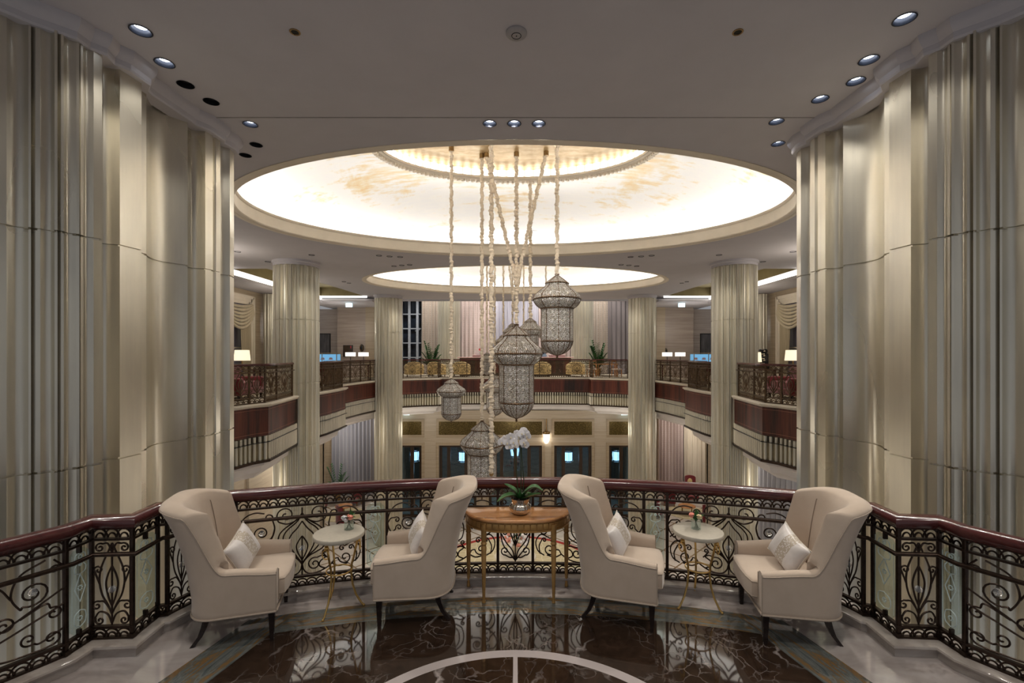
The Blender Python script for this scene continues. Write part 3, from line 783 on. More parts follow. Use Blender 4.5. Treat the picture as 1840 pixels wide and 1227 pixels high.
# side walls of the lobby below the balconies
for s_ in (1, -1):
    nm = 'left' if s_ > 0 else 'right'
    b = MB(); b.box((s_ * -10.3, 16.0, (ZG + ZWT) / 2), (.3, 17.0, ZWT - ZG))
    for k in range(4): b.box((s_ * -10.12, 10.5 + 3.7 * k, (ZG + ZWT) / 2), (.12, .9, ZWT - ZG))
    b.box((s_ * -10.6, 24.5, (ZG + ZWT) / 2), (.9, .3, ZWT - ZG))
    struct(b.build('wall_lobby_' + nm, M['trav'], smooth=False))
    b = MB(); b.box((s_ * -11.0, 32.3, (ZG + ZWT) / 2), (7, .3, ZWT - ZG)); b.box((s_ * -13.6, 28.4, (ZG + ZWT) / 2), (.3, 8, ZWT - ZG))
    struct(b.build('wall_alcove_' + nm, M['trav_gold'], smooth=False))

# --- upper floor walls
ZS = ZC - .32
for s_ in (1, -1):
    nm = 'left' if s_ > 0 else 'right'
    xw = s_ * -11.3
    b = MB()
    def wb(y0, y1, z0, z1, dx=0.0, t_=.3): b.box((xw - s_ * dx + s_ * -t_ / 2, (y0 + y1) / 2, (z0 + z1) / 2), (t_, y1 - y0, z1 - z0))
    wb(10.5, 16.9, ZU, ZS); wb(19.55, 26.0, ZU, ZS); wb(16.9, 19.55, ZS - .55, ZS)
    struct(b.build('wall_upper_' + nm, M['trav_gold'], smooth=False))
    # window with frame
    w = MB(); w.box((xw + s_ * -.12, 18.2, (ZU + ZS - .55) / 2), (.04, 2.7, ZS - .55 - ZU))
    wo = struct(w.build('window_%d' % (1 if s_ > 0 else 2), M['lilac'], smooth=False))
    f = MB()
    for k in (0, 1, 2):
        o_ = .13 * k
        for y in (16.9 - o_, 19.55 + o_): f.box((xw + s_ * (.03 + .02 * k), y, (ZU + ZS - .5 + o_) / 2), (.08, .13, ZS - .5 + o_ - ZU))
        f.box((xw + s_ * (.03 + .02 * k), 18.22, ZS - .55 + o_), (.08, 2.65 + 2 * o_, .13))
    f.box((xw + s_ * -.08, 18.2, 2.5), (.05, 2.6, .06))
    f.build('window_frame', M['cream'], wo, smooth=False)
    # swag curtain
    cu = thing('swag_curtain', 'cream swagged curtain at the window on the %s side of the upper floor' % nm, 'curtain', (xw + s_ * .12, 18.2, ZU), 0, None)
    d = MB()
    def drape(u, v):
        y = 1.32 - .12 - u * (.75 - .35 * (1 - v) ** 2)
        return (s_ * (.05 + .045 * math.sin(u * 34)), y, .03 + v * (ZS - .75 - ZU))
    d.grid(drape, 60, 10); d.build('drape', M['cur_swag'], cu)
    d = MB()
    for k in range(7):
        h0 = ZS - .62 - ZU - .06 * k
        d.tube([(s_ * (.10 + .012 * k), 1.22 - 2.3 * j / 16, h0 - (.14 + .085 * k) * math.sin(PI * (j / 16) ** .75)) for j in range(17)], .06, 8)
    d.build('swag', M['cur_swag'], cu)
    # back stone walls of the side lobby, facing the camera
    b = MB(); b.box((s_ * -10.9, 27.6, (ZU + ZS) / 2), (2.2, .3, ZS - ZU)); b.box((s_ * -9.45, 27.1, (ZU + ZC) / 2), (1.9, .3, ZC - ZU))
    struct(b.build('wall_stone_' + nm, M['trav_grey'], smooth=False))
    b = MB(); b.box((s_ * -8.45, 26.95, (ZU + ZC) / 2), (.5, .3, ZC - ZU))
    struct(b.build('wall_pier_' + nm, M['trav_gold'], smooth=False))
    b = MB()
    for k in range(3):
        b.tube([(s_ * (-8.1 + .17 * k), 26.95, ZU), (s_ * (-8.1 + .17 * k), 26.95, ZC + 2)], .07, 10)
    b.box((s_ * -7.9, 27.05, ZU + 3), (.6, .12, 6)); struct(b.build('trim_%d' % (17 if s_ > 0 else 18), M['column'], angle=40))
# glazed back wall with curtains
b = MB(); b.box((0, 32.3, ZU + 4.5), (16, .1, 9)); struct(b.build('wall_glass', M['night'], smooth=False))
b = MB(); b.box((0, 29.5, ZU + 8.6), (18, 6, .2)); b.box((0, 25.6, ZC + 1.9), (16, .3, 3.9)); struct(b.build('ceiling', M['plaster'], smooth=False))
wf = MB()
for x in (-7.9, -7.36, -6.80, -6.25): wf.box((x, 32.1, ZU + 4.2), (.16, .14, 8.4))
for k in range(10): wf.box((-7.0, 32.1, ZU + .12 + 1.0 * k), (2.2, .12, .07))
for k in range(2):
    if k < 0: wf.tube([(-7.08 + .75 * math.cos(a * .1), 32.08, ZU + 1.6 + 1.9 * k + .75 * math.sin(a * .1)) for a in range(12, 52)], .03, 6)
    wf.tube([(-7.08 + .95 * math.cos(-a * .06 + .3), 32.08, ZU + 2.0 + 1.9 * k + .95 * math.sin(-a * .06 + .3)) for a in range(0, 30)], .03, 6)
wo = struct(wf.build('window_3', simple('window_grey', (.42, .45, .50), .5)))
def curtain_obj(x0, x1, y, z0, z1, mt, label, folds, amp=.07, cat='curtain', side=False, name='curtain'):
    d = MB(); nu = int(folds * 8)
    ph = random.random() * 6
    def fn(u, v, off=0.0):
        w = math.sin(u * folds * 2 * PI + ph + .5 * math.sin(u * 7)) * amp * (1 + .25 * math.sin(v * 3 + u * 9))
        if side: return (y + w + off, x0 + (x1 - x0) * u, z0 + (z1 - z0) * v)
        return (x0 + (x1 - x0) * u, y + w + off, z0 + (z1 - z0) * v)
    nv = 6
    A = [[fn(i / nu, j / nv) for i in range(nu + 1)] + [fn((nu - i) / nu, j / nv, .03) for i in range(nu + 1)] for j in range(nv + 1)]
    d.loft(A, True, True)
    return tag(d.build(name, mt, angle=60), label, cat)
def X31(px, y): return (px - 926) * y / FPX
CT = [(757, 790, 'cur_beige', 'beige patterned curtain beside the tall dark window', 6), (826, 884, 'cur_pink', 'rose beige curtain right of the left white fluted pier', 8),
      (884, 905, 'cur_grey', 'narrow grey sheer behind the hanging cords', 4), (905, 968, 'cur_grey', 'wide grey sheer curtain at the middle of the back wall', 8),
      (968, 1030, 'cur_pink', 'rose beige curtain left of the right white fluted pier', 7), (1064, 1092, 'cur_beige', 'beige patterned curtain right of the right white fluted pier', 5),
      (1092, 1132, 'cur_dark', 'dark taupe drape beside the far right column', 5)]
for a, c, mt, lb, fo in CT:
    curtain_obj(X31(a, 31.2), X31(c, 31.2), 31.2, ZU + .02, ZU + 8.4, M[mt], lb, fo, .06)

# ------------------------------------------------------------------ columns
def flute_mod(nf, depth):
    def f(a, z):
        p = (a * nf / (2 * PI)) % 1.0
        if p < .10 or p > .90: return 1.0
        return 1.0 - depth * math.sin(PI * (p - .10) / .80) ** .55
    return f
def column(loc, label, r=.70, zb=ZG, zt=ZF, nf=22, col=True):
    t = thing('fluted_column', label, 'column', (loc[0], loc[1], zb), 0.0, 'fluted columns around the atrium')
    prof = [(r, 0)]
    z = 3.33
    zs = []
    while z > zb + .3: zs.append(z - zb); z -= 2.02
    for q in reversed(zs): prof += [(r, q - .018), (r * .972, q - .012), (r * .972, q + .012), (r, q + .018)]
    prof += [(r, zt - zb)]
    PS = [(.0, .87), (.040, .87), (.047, 1.0), (.12, 1.0)] + [(.12 + .76 * k / 10, 1.0 - .14 * math.sin(PI * k / 10) ** .6) for k in range(1, 10)] + [(.88, 1.0), (.953, 1.0), (.960, .87)]
    b = MB(); rings = []
    for rr, z in prof: rings.append([(rr * q * math.cos(.1 + 2 * PI * (f + p) / nf), rr * q * math.sin(.1 + 2 * PI * (f + p) / nf), z) for f in range(nf) for p, q in PS])
    b.loft(rings, True, True); b.build('shaft', M['column'], t, angle=26)
    if col:
        b = MB(); b.lathe([(r * .9, zt - zb), (r * 1.0, zt - zb), (r * 1.0, zt - zb + .08), (r * 1.05, zt - zb + .1), (r * 1.05, ZC - zb + .01), (r * .9, ZC - zb + .01)], 64); b.build('collar', M['plaster'], t)
    return t
column((-7.22, 15.25), 'tall fluted champagne column nearer on the left of the atrium')
column((7.22, 15.25), 'tall fluted champagne column nearer on the right of the atrium')
column((-6.52, 23.75), 'tall fluted column farther on the left, beside the dark window')
column((6.52, 23.75), 'tall fluted column farther on the right, beside the dark drape')
c5 = column(((807 - 926) * 30.6 / FPX, 30.6), 'pale fluted pier between curtains on the back wall, left one', .73, ZU, ZU + 8.4, 22, False)
c6 = column(((1046 - 926) * 30.6 / FPX, 30.6), 'pale fluted pier between curtains on the back wall, right one', .73, ZU, ZU + 8.4, 22, False)
column((-10.95, 20.6), 'slim fluted pier against the left aisle wall beside the swagged window', .26, ZU, ZS - .02, 12, False)
column((10.95, 20.6), 'slim fluted pier against the right aisle wall beside the swagged window', .26, ZU, ZS - .02, 12, False)

# ------------------------------------------------------------------ scrollwork
def spiral(c, r, a0, turns, n=26, rend=.16):
    """from the rim (angle a0, degrees) winding inwards; turns signed"""
    out = []
    for k in range(n + 1):
        t_ = k / n; rr = r * (1 - t_ * (1 - rend)); a = math.radians(a0) + turns * 2 * PI * t_
        out.append((c[0] + rr * math.cos(a), c[1] + rr * math.sin(a)))
    return out
def spline(pts, n=8):
    P = [Vector(p) for p in pts]; out = []
    for i in range(len(P) - 1):
        p0 = P[i - 1] if i else P[0] * 2 - P[1]; p1 = P[i]; p2 = P[i + 1]; p3 = P[i + 2] if i + 2 < len(P) else P[-1] * 2 - P[-2]
        for k in range(n):
            t_ = k / n
            out.append(tuple(.5 * ((2 * p1) + (p2 - p0) * t_ + (2 * p0 - 5 * p1 + 4 * p2 - p3) * t_ ** 2 + (-p0 + 3 * p1 - 3 * p2 + p3) * t_ ** 3)))
    out.append(tuple(P[-1])); return out
def hook(pts, c, r, a0, turns): return spline(pts + [spiral(c, r, a0, turns, 26)[0]], 8)[:-1] + spiral(c, r, a0, turns)
K1, K2 = 1 / 1528, .62 / 925
def z2(pts): return [(p[0] * K1, .19 + (1010 - p[1]) * K2) for p in pts]
# wide panel, right half in zoomed photo units (x from the axis, y down)
def zc(x, y): return (x * K1, .19 + (1010 - y) * K2)
R_ = K1
WIDE = [
    spline(z2([(0, 160), (50, 225), (120, 285), (210, 345), (275, 410), (300, 480), (300, 560), (270, 650), (190, 700), (100, 745), (40, 800), (0, 860)])),
    spline(z2([(0, 160), (40, 240), (95, 300), (170, 360), (225, 430), (240, 500), (225, 590), (170, 665), (90, 735), (30, 800), (0, 850)])),
    spline(z2([(0, 270), (65, 365), (135, 440), (165, 520), (140, 620), (75, 735), (15, 820), (0, 840)])),
    spline(z2([(0, 470), (50, 545), (72, 610), (55, 690), (20, 760), (0, 800)])),
    hook(z2([(0, 160), (30, 205), (90, 262), (190, 292), (285, 262)]), zc(205, 175), 118 * R_, -28, .0001 + 1.35),
    hook(z2([(430, 520), (372, 450), (345, 340), (365, 240)]), zc(420, 190), 55 * R_, 200, -1.1),
    hook(z2([(345, 340), (372, 440), (430, 490)]), zc(505, 392), 100 * R_, -75, 1.55),
    hook(z2([(470, 130), (580, 112), (690, 150), (765, 240), (798, 360), (780, 470), (720, 560)]), zc(640, 560), 60 * R_, 20, -1.0),
    hook(z2([(795, 390), (755, 330)]), zc(668, 352), 42 * R_, 55, 1.15),
    hook(z2([(770, 560), (725, 520)]), zc(640, 462), 46 * R_, -20, 1.2),
    hook(z2([(0, 850), (25, 940), (90, 990), (200, 985), (300, 945), (385, 885), (420, 830)]), zc(560, 820), 92 * R_, 180, 1.35),
    hook(z2([(300, 945), (225, 905), (235, 840), (300, 790), (255, 765)]), zc(160, 868), 92 * R_, 70, 1.45),
    hook(z2([(330, 800), (300, 770)]), zc(292, 712), 34 * R_, -110, -1.2),
    hook(z2([(640, 910), (730, 850), (765, 740), (735, 650), (670, 610)]), zc(520, 690), 44 * R_, 40, 1.2),
    hook(z2([(700, 890), (715, 780)]), zc(640, 690), 36 * R_, 0, 1.2),
    spline(z2([(385, 885), (480, 930), (600, 905)])),
]
WIDE_BALL = [zc(0, 640), zc(505, 388), zc(-505, 388)]
def half_pair(curves): return curves + [[(-p[0], p[1]) for p in c] for c in curves]
WIDE_ALL = half_pair(WIDE) + [z2([(0, 85), (0, 165)]), z2([(0, 480), (0, 1000)])]
# narrow stair panel and narrow centre panel
NARR = [
    spline([(0, .80), (.03, .73), (.075, .62), (.088, .52), (.07, .42), (.03, .34), (0, .27)]),
    spline([(0, .63), (.03, .56), (.042, .49), (.025, .40), (0, .33)]),
    hook([(0, .73), (.03, .795)], (.085, .765), .035, 120, -1.3),
    hook([(.088, .50), (.125, .60)], (.095, .60), .032, 10, 1.1),
    hook([(0, .28), (.05, .36)], (.105, .335), .035, 110, -1.2),
    hook([(0, .20), (.03, .27), (.085, .29), (.115, .25)], (.085, .225), .032, 20, -1.2),
]
NARR_ALL = half_pair(NARR) + [[(0, .19), (0, .34)], [(0, .34), (0, .80)]]
CENT = [
    hook([(0, .20), (.03, .30), (.085, .37), (.13, .45)], (.105, .47), .036, -20, 1.2),
    hook([(0, .20), (.055, .27), (.12, .36), (.145, .50), (.125, .62)], (.085, .66), .042, -10, 1.3),
    hook([(0, .24), (.05, .23), (.10, .255)], (.10, .295), .042, -80, 1.2),
    spline([(0, .34), (.03, .42), (.06, .52), (.05, .62), (.02, .71), (0, .80)]),
    hook([(.145, .50), (.15, .68)], (.11, .765), .034, -40, 1.2),
    spline([(0, .34), (.015, .48), (.012, .6), (0, .70)]),
]
CENT_ALL = half_pair(CENT) + [[(0, .19), (0, .40)]]
STAIR = [
    hook([(.52, .80), (.40, .74), (.36, .62), (.40, .52)], (.46, .60), .085, 235, 1.6),
    hook([(.56, .79), (.60, .74)], (.565, .72), .03, 20, 1.1),
    hook([(.36, .60), (.30, .70), (.18, .74), (.06, .68)], (.14, .61), .075, 150, 1.4),
    spline([(-.55, .44), (-.3, .56), (-.08, .52), (.02, .40), (.20, .32), (.5, .42), (.62, .47)]),
    hook([(.02, .40), (.12, .47), (.25, .46)], (.33, .44), .05, 100, -1.3),
    hook([(.40, .45), (.52, .50)], (.56, .42), .045, 110, -1.2),
    hook([(.62, .30), (.50, .25)], (.44, .30), .045, -60, -1.2),
    hook([(.20, .32), (.30, .22), (.48, .20)], (.55, .255), .05, -90, 1.2),
    spline([(-.6, .24), (-.2, .30), (.1, .30), (.30, .40), (.62, .58)]),
    hook([(-.6, .62), (-.4, .70), (-.2, .66)], (-.22, .58), .07, 70, -1.4),
    hook([(-.55, .22), (-.3, .26), (-.12, .22)], (-.10, .30), .06, -90, 1.3),
    hook([(-.2, .50), (-.34, .44)], (-.36, .37), .05, 100, 1.2),
]
def panel_mesh(name, curves, z0=0.0, r=.0066, n=6, sx=1.0, sz=1.0):
    b = MB()
    for c in curves:
        b.tube([(p[0] * sx, 0, z0 + p[1] * sz) for p in c], r, n)
    return b.mesh(name, M['iron'], angle=60)
def scallop(b, L, z0, h, pitch, r, n=5, y=0.0):
    k = max(2, round(L / pitch)); w = L / k
    for i in range(k):
        cx = -L / 2 + w * (i + .5)
        for (rad, hh) in ((w * .62, h), (w * .33, h * .52)):
            pts = [(cx + rad * math.cos(a), y, z0 + hh * math.sin(a)) for a in [PI * j / 10 for j in range(11)]]
            pts = [p for p in pts if -L / 2 - .002 <= p[0] <= L / 2 + .002]
            b.tube(pts, r, n)

# --- balustrade of the landing
AR, AC = 7.3, -2.8
def arcp(x): return (x, AC + math.sqrt(AR * AR - x * x))
SIDE = [(-3.80, 2.15), (-3.155, 3.24), (-3.15, 3.435), (-2.865, 3.455), (-2.885, 3.725), (-2.825, 3.75)]
XA = 2.75
ARC = [arcp(-XA + 2 * XA * k / 48) for k in range(49)]
RAIL = SIDE + ARC + [(-x, y) for x, y in reversed(SIDE)]
bal = thing('balustrade', 'bronze scrollwork balustrade with mahogany handrail around the landing, behind the armchairs', 'railing', (0, 4.5, 0))
O = Vector((0, 4.5, 0))
def loc2(p): return (p[0] - O.x, p[1] - O.y)
RL = [loc2(p) for p in RAIL]
b = MB(); b.sweep(RL, [(-.030, .915), (.030, .915), (.052, .935), (.062, .965), (.052, .992), (.025, 1.008), (-.025, 1.008), (-.052, .992), (-.062, .965), (-.052, .935), (-.030, .915)])
b.build('handrail', M['mahogany'], bal, angle=50)
b = MB()
for (z0, z1, w) in ((.822, .838, .016), (.168, .186, .016), (.090, .104, .016), (.905, .918, .02)):
    b.sweep(RL, [(-w, z0), (w, z0), (w, z1), (-w, z1), (-w, z0)])
b.build('frame_bars', M['iron'], bal, smooth=False)
RI = offs(RL, -.075)
b = MB(); b.sweep(RI, [(.016 * math.cos(2 * PI * k / 10), .745 + .016 * math.sin(2 * PI * k / 10)) for k in range(11)])
b.build('grab_rail', M['iron'], bal, angle=60)
XP = [.17, 1.222, 1.432, 2.46]
POSTS = [arcp(x) for x in XP] + [arcp(-x) for x in XP] + [(s_ * p[0], p[1]) for s_ in (1, -1) for p in SIDE[1:]] + [arcp(-XA), arcp(XA)]
pm = MB(); pm.box((0, 0, .505), (.027, .027, .83), 0, .004); pm.box((0, 0, .11), (.045, .045, .03)); pmesh = pm.mesh('post', M['iron'])
for p in POSTS:
    an = math.atan2(p[1] - AC, p[0]) - PI / 2 if abs(p[0]) <= XA + .01 else 0
    inst('post', pmesh, bal, (*loc2(p), 0), (0, 0, an))
MESH = {'wide': panel_mesh('scroll_panel', WIDE_ALL), 'narrow': panel_mesh('scroll_panel', NARR_ALL), 'cent': panel_mesh('scroll_panel', CENT_ALL), 'stair': panel_mesh('scroll_panel', STAIR)}
bb = MB(); bb.sphere((0, 0, 0), .026, 14, 10); ballm = bb.mesh('crystal_ball', M['crystal'], angle=10)
def chord(p, q):
    p = Vector(p); q = Vector(q); c = (p + q) / 2 - O.xy; d = q - p
    return c, math.atan2(d.y, d.x), d.length
fri = {}
def frieze(L):
    key = round(L, 2)
    if key not in fri:
        b = MB(); scallop(b, L - .03, .842, .064, .082, .0065); b2 = MB(); scallop(b2, L - .03, .106, .056, .082, .0065); fri[key] = (b.mesh('upper_frieze', M['iron'], angle=60), b2.mesh('lower_frieze', M['iron'], angle=60))
    return fri[key]
def put_panel(kind, p, q, mirror=False):
    c, an, L = chord(p, q)
    for nm_, fm_ in zip(('upper_frieze', 'lower_frieze'), frieze(L)): inst(nm_, fm_, bal, (c.x, c.y, 0), (0, 0, an))
    if kind == 'glass':
        b = MB(); h0, h1, w = .20, .80, L - .05; ch = .035
        poly = [(-w / 2 + ch, h0), (w / 2 - ch, h0), (w / 2, h0 + ch), (w / 2, h1 - ch), (w / 2 - ch, h1), (-w / 2 + ch, h1), (-w / 2, h1 - ch), (-w / 2, h0 + ch)]
        b.loft([[(x, -.006, z) for x, z in poly], [(x, .006, z) for x, z in poly]], True, True)
        g = b.build('glass_panel', M['pane'], bal, smooth=False); g.location = (c.x, c.y, 0); g.rotation_euler = (0, 0, an)
        e = MB(); k = w / 2 * .62
        for s2 in (1, -1):
            e.tube([(s2 * x, -.008, z) for x, z in spline([(0, .62), (k * .8, .635), (k * .95, .67), (k * .6, .695), (k * .9, .725), (k * .7, .765), (0, .77)])], .0042, 4)
            e.tube([(s2 * x, -.008, z) for x, z in [(0, .62), (k * .9, .52), (0, .42)]], .0042, 4)
            e.tube([(s2 * x, -.008, z) for x, z in spline([(0, .36), (k * .8, .34), (k, .30), (k * .8, .26), (0, .24)])], .0042, 4)
        for zz, rr in ((.745, .018), (.69, .012), (.52, .022), (.30, .022)):
            for q8 in range(8):
                a8 = 2 * PI * q8 / 8
                e.sphere((rr * .7 * math.cos(a8), -.008, zz + rr * .7 * math.sin(a8)), .0055, 6, 4)
        e.tube([(x, -.008, z) for x, z in [(-w / 2 + .012, .23), (-w / 2 + .012, .77)]], .002, 4); e.tube([(x, -.008, z) for x, z in [(w / 2 - .012, .23), (w / 2 - .012, .77)]], .002, 4)
        e.build('etching', M['etch'], g)
        for zz in (.80, .195):
            k = MB(); k.box((0, 0, zz), (.016, .03, .055)); k.build('glass_clamp', M['iron'], g, smooth=False)
        return
    me = MESH[kind]; base = {'wide': 1.06, 'narrow': .285, 'cent': .34, 'stair': 1.24}[kind]
    sp = inst('scroll_panel', me, bal, (c.x, c.y, 0), (0, 0, an), ((L - .03) / (base - .03) * (-1 if mirror else 1), 1, 1))
    balls = {'wide': WIDE_BALL, 'narrow': [(0, .455)], 'cent': [(0, .745)], 'stair': [(.46, .61)]}[kind]
    for (u, z) in balls:
        u = u * sp.scale.x
        inst('crystal_ball', ballm, bal, (c.x + u * math.cos(an), c.y + u * math.sin(an), z), (0, 0, an))
put_panel('cent', arcp(-.17), arcp(.17))
for s_ in (1, -1):
    A = lambda x: arcp(s_ * x)
    def o2(a, c): return (a, c) if s_ > 0 else (c, a)
    put_panel('wide', *o2(A(.17), A(1.222))); put_panel('glass', *o2(A(1.222), A(1.432))); put_panel('wide', *o2(A(1.432), A(2.46))); put_panel('glass', *o2(A(2.46), A(XA)))
    SD = [(-s_ * p[0], p[1]) for p in SIDE]
    put_panel('narrow', *o2(A(XA), SD[5])); put_panel('glass', *o2(SD[4], SD[3])); put_panel('narrow', *o2(SD[3], SD[2])); put_panel('glass', *o2(SD[2], SD[1]))
    c, an, L = chord(*o2(SD[5], SD[4])); [inst(nm_, fm_, bal, (c.x, c.y, 0), (0, 0, an)) for nm_, fm_ in zip(('upper_frieze', 'lower_frieze'), frieze(L + .04))]
    put_panel('stair', *o2(SD[1], SD[0]), mirror=(s_ > 0))

# --- landing floor and marble curb
b = MB(); outl = offs(RAIL, .10)
b.prism(outl + [(3.85, 2.0), (3.85, -1.2), (-3.85, -1.2), (-3.85, 2.0)], -.45, 0)
struct(b.build('floor', M['landing'], smooth=False))
b = MB(); b.sweep(RAIL, [(.10, -.30), (.10, .09), (-.085, .09), (-.10, .082), (-.105, .070), (-.10, .058), (-.085, .052), (-.085, .0), (-.085, -.01)])
struct(b.build('trim_19', M['curb'], angle=30))

# --- balustrades of the upper floor
def far_rail(path, label):
    p0 = path[0]
    t = thing('balustrade', label, 'railing', (p0[0], p0[1], ZU), 0, None)
    P = [(p[0] - p0[0], p[1] - p0[1]) for p in path]
    b = MB(); b.sweep(P, [(-.05, .99), (.05, .99), (.06, 1.02), (.04, 1.05), (-.04, 1.05), (-.06, 1.02), (-.05, .99)]); b.build('handrail', M['mahogany'], t, angle=50)
    b = MB()
    for z0, z1 in ((.885, .91), (.14, .165), (.0, .025)): b.sweep(P, [(-.018, z0), (.018, z0), (.018, z1), (-.018, z1), (-.018, z0)])
    PI_ = offs(P, -.07); b.sweep(PI_, [(-.014, .80), (.014, .80), (.014, .83), (-.014, .83), (-.014, .80)])
    b.build('frame_bars', M['rail_bronze'], t, smooth=False)
    for i in range(len(P) - 1):
        p, q = Vector(P[i]), Vector(P[i + 1]); L = (q - p).length; an = math.atan2((q - p).y, (q - p).x)
        n = max(1, round(L / 1.05))
        for k in range(n):
            c = p + (q - p) * ((k + .5) / n); e = p + (q - p) * (k / n)
            inst('post', FPOST, t, (e.x, e.y, 0), (0, 0, an))
            inst('scroll_panel', FPANEL if L / n > .55 else FNARROW, t, (c.x, c.y, 0), (0, 0, an), (L / n / (1.06 if L / n > .55 else .285), 1, 1))
    inst('post', FPOST, t, (P[-1][0], P[-1][1], 0))
    return t
b = MB(); b.box((0, 0, .5), (.045, .045, 1.0)); FPOST = b.mesh('post', M['rail_bronze'], smooth=False)
def farpanel(curves, L):
    b = MB()
    for c in curves: b.tube([(p[0], 0, .165 + (p[1] - .19) / .63 * .72) for p in c[::2] + [c[-1]]], .0085, 4)
    scallop(b, L, .91, .075, .09, .008, 4); scallop(b, L, .03, .10, .09, .008, 4)
    for u, z in (WIDE_BALL if L > .5 else [(0, .455)]): pass
    return b.mesh('scroll_panel', M['rail_bronze'], smooth=False)
FPANEL = farpanel(WIDE_ALL, 1.04); FNARROW = farpanel(NARR_ALL, .27)
E2 = offs(EDGE, .10)
nE = len(E2)
def sub(i0, i1): return E2[i0:i1 + 1]
iL = lambda k: k
far_rail(sub(0, 5), 'dark scrollwork railing on the upper left, nearest section before the first column')
far_rail(sub(7, 14), 'dark scrollwork railing on the upper left, between the two columns')
far_rail(sub(16, nE - 17), 'long curved scrollwork railing along the far upper balcony under the curtains')
far_rail(sub(nE - 15, nE - 8), 'dark scrollwork railing on the upper right, between the two columns')
far_rail(sub(nE - 6, nE - 1), 'dark scrollwork railing on the upper right, nearest section before the first column')

# ------------------------------------------------------------------ lanterns
LP = [(.02, 0), (.06, -.03), (.16, -.10), (.30, -.20), (.44, -.30), (.485, -.345), (.49, -.38), (.475, -.40), (.50, -.46), (.60, -.56), (.80, -.72), (.93, -.83), (.985, -.93), (.995, -1.0), (.995, -1.07), (.97, -1.16), (.90, -1.27), (.79, -1.37), (.70, -1.42), (.672, -1.45), (.672, -1.7), (.672, -2.1), (.672, -2.5), (.672, -2.80), (.665, -2.88), (.62, -3.02), (.52, -3.16), (.38, -3.28), (.22, -3.36), (.09, -3.40), (.02, -3.42)]
def octo(a, z):
    p = (a * 8 / (2 * PI)) % 1.0
    return 1.0 - .02 * (1 - abs(2 * p - 1)) * 1.0
b = MB(); b.lathe(LP, 48, (0, 0, 0), False, 0, octo, (16, 1 / .317)); LBODY = b.mesh('filigree_body', M['filigree'], angle=50)
b = MB()
for (r, z, h) in ((.505, -.365, .035), (1.015, -1.035, .045), (.70, -1.435, .05), (.69, -2.82, .045)):
    b.lathe([(r - .02, z - h / 2), (r + .008, z - h / 2), (r + .02, z), (r + .008, z + h / 2), (r - .02, z + h / 2)], 48, (0, 0, 0), False, 0, octo)
for k in range(8):
    a = 2 * PI * k / 8
    b.tube([((r + .008) * math.cos(a), (r + .008) * math.sin(a), z) for r, z in LP], .014, 5)
    a += PI / 8
    b.tube([((r + .0) * math.cos(a), (r + .0) * math.sin(a), z) for r, z in LP[-8:]], .010, 5)
LFRAME = b.mesh('brass_frame', M['lantern_brass'], angle=50)
b = MB(); b.lathe([(.01, -3.36), (.09, -3.40), (.04, -3.44), (.03, -3.47), (.05, -3.50), (.02, -3.54), (.005, -3.58)], 12)
b.lathe([(.09, .0), (.11, .03), (.06, .06), (.02, .06)], 12); LFIN = b.mesh('finial', M['lantern_brass'])
def cord_pts(p, q, step=.03):
    p, q = Vector(p), Vector(q); n = max(2, int((q - p).length / step)); return [p + (q - p) * (k / n) for k in range(n + 1)]
def cord(b, p, q, r=.045):
    pts = cord_pts(p, q, .028); m = len(pts); ph = random.random() * 6
    out = []; rs = []
    for i, v in enumerate(pts):
        out.append(v + Vector((math.sin(i * .62 + ph) * .25 * r, math.cos(i * .55 + ph) * .25 * r, 0)))
        rs.append(r * (.66 + .30 * (i % 3 == 0) + .34 * random.random()))
    b.tube(out, rs, 8)
def cap_at(b, p, r=.07): b.lathe([(.01, .10), (r, .10), (r, -.02), (r * 1.08, -.03), (r * 1.08, -.06), (r * .9, -.07), (r * .9, -.18), (.02, -.18)], 16, p)
def lantern(px, top, rpx, dep, label, zs=1.0, cordr=.045, zcrown=None, extra=None, straight=True, rot=.2):
    p = PX(px, top, dep); R = rpx * dep / FPX; zc_ = zcrown or ZCROWN
    t = thing('filigree_lantern', label, 'pendant lantern', p, rot, 'filigree lanterns')
    inst('filigree_body', LBODY, t, sc=(R, R, R * zs)); inst('brass_frame', LFRAME, t, sc=(R, R, R * zs)); inst('finial', LFIN, t, sc=(R, R, R * zs))
    t.rotation_euler = (0, 0, 0)
    b = MB(); c = MB()
    if straight: cord(b, (0, 0, 0), (0, 0, zc_ - p.z - .12), cordr); cap_at(c, (0, 0, zc_ - p.z))
    if extra:
        for (a, e, cp) in extra:
            cord(b, Vector(a) - p, Vector(e) - p, cordr)
            if cp: cap_at(c, Vector(e) - p + Vector((0, 0, .1)))
    b.build('hanging_cord', M['rope'], t)
    if c.v: c.build('ceiling_cap', M['gold_dark'], t)
    return t
lantern(1001, 494, 42.3, 10.0, 'large crystal filigree lantern hung highest, at the right of the cluster')
jn = PX(928, 508, 11.3)
lantern(928, 585, 46, 11.3, 'largest crystal filigree lantern at the centre, hung from three joining cords', 1.06, .05, None,
        [(jn, (PX(874, 268, 11.3).x, 11.35, ZCROWN - .1), True), (jn, (PX(981, 250, 11.3).x, 11.25, ZCROWN - .1), True)])
lantern(811, 680, 26, 11.0, 'small crystal filigree lantern hanging alone at the left of the cluster', .86, .042)
lantern(866, 757, 38.5, 11.4, 'lowest crystal filigree lantern, its foot just behind the handrail', 1.03, .045)
lantern(953, 571, 21.7, 12.7, 'small filigree lantern half hidden between the largest and the highest ones', 1.0, .05)
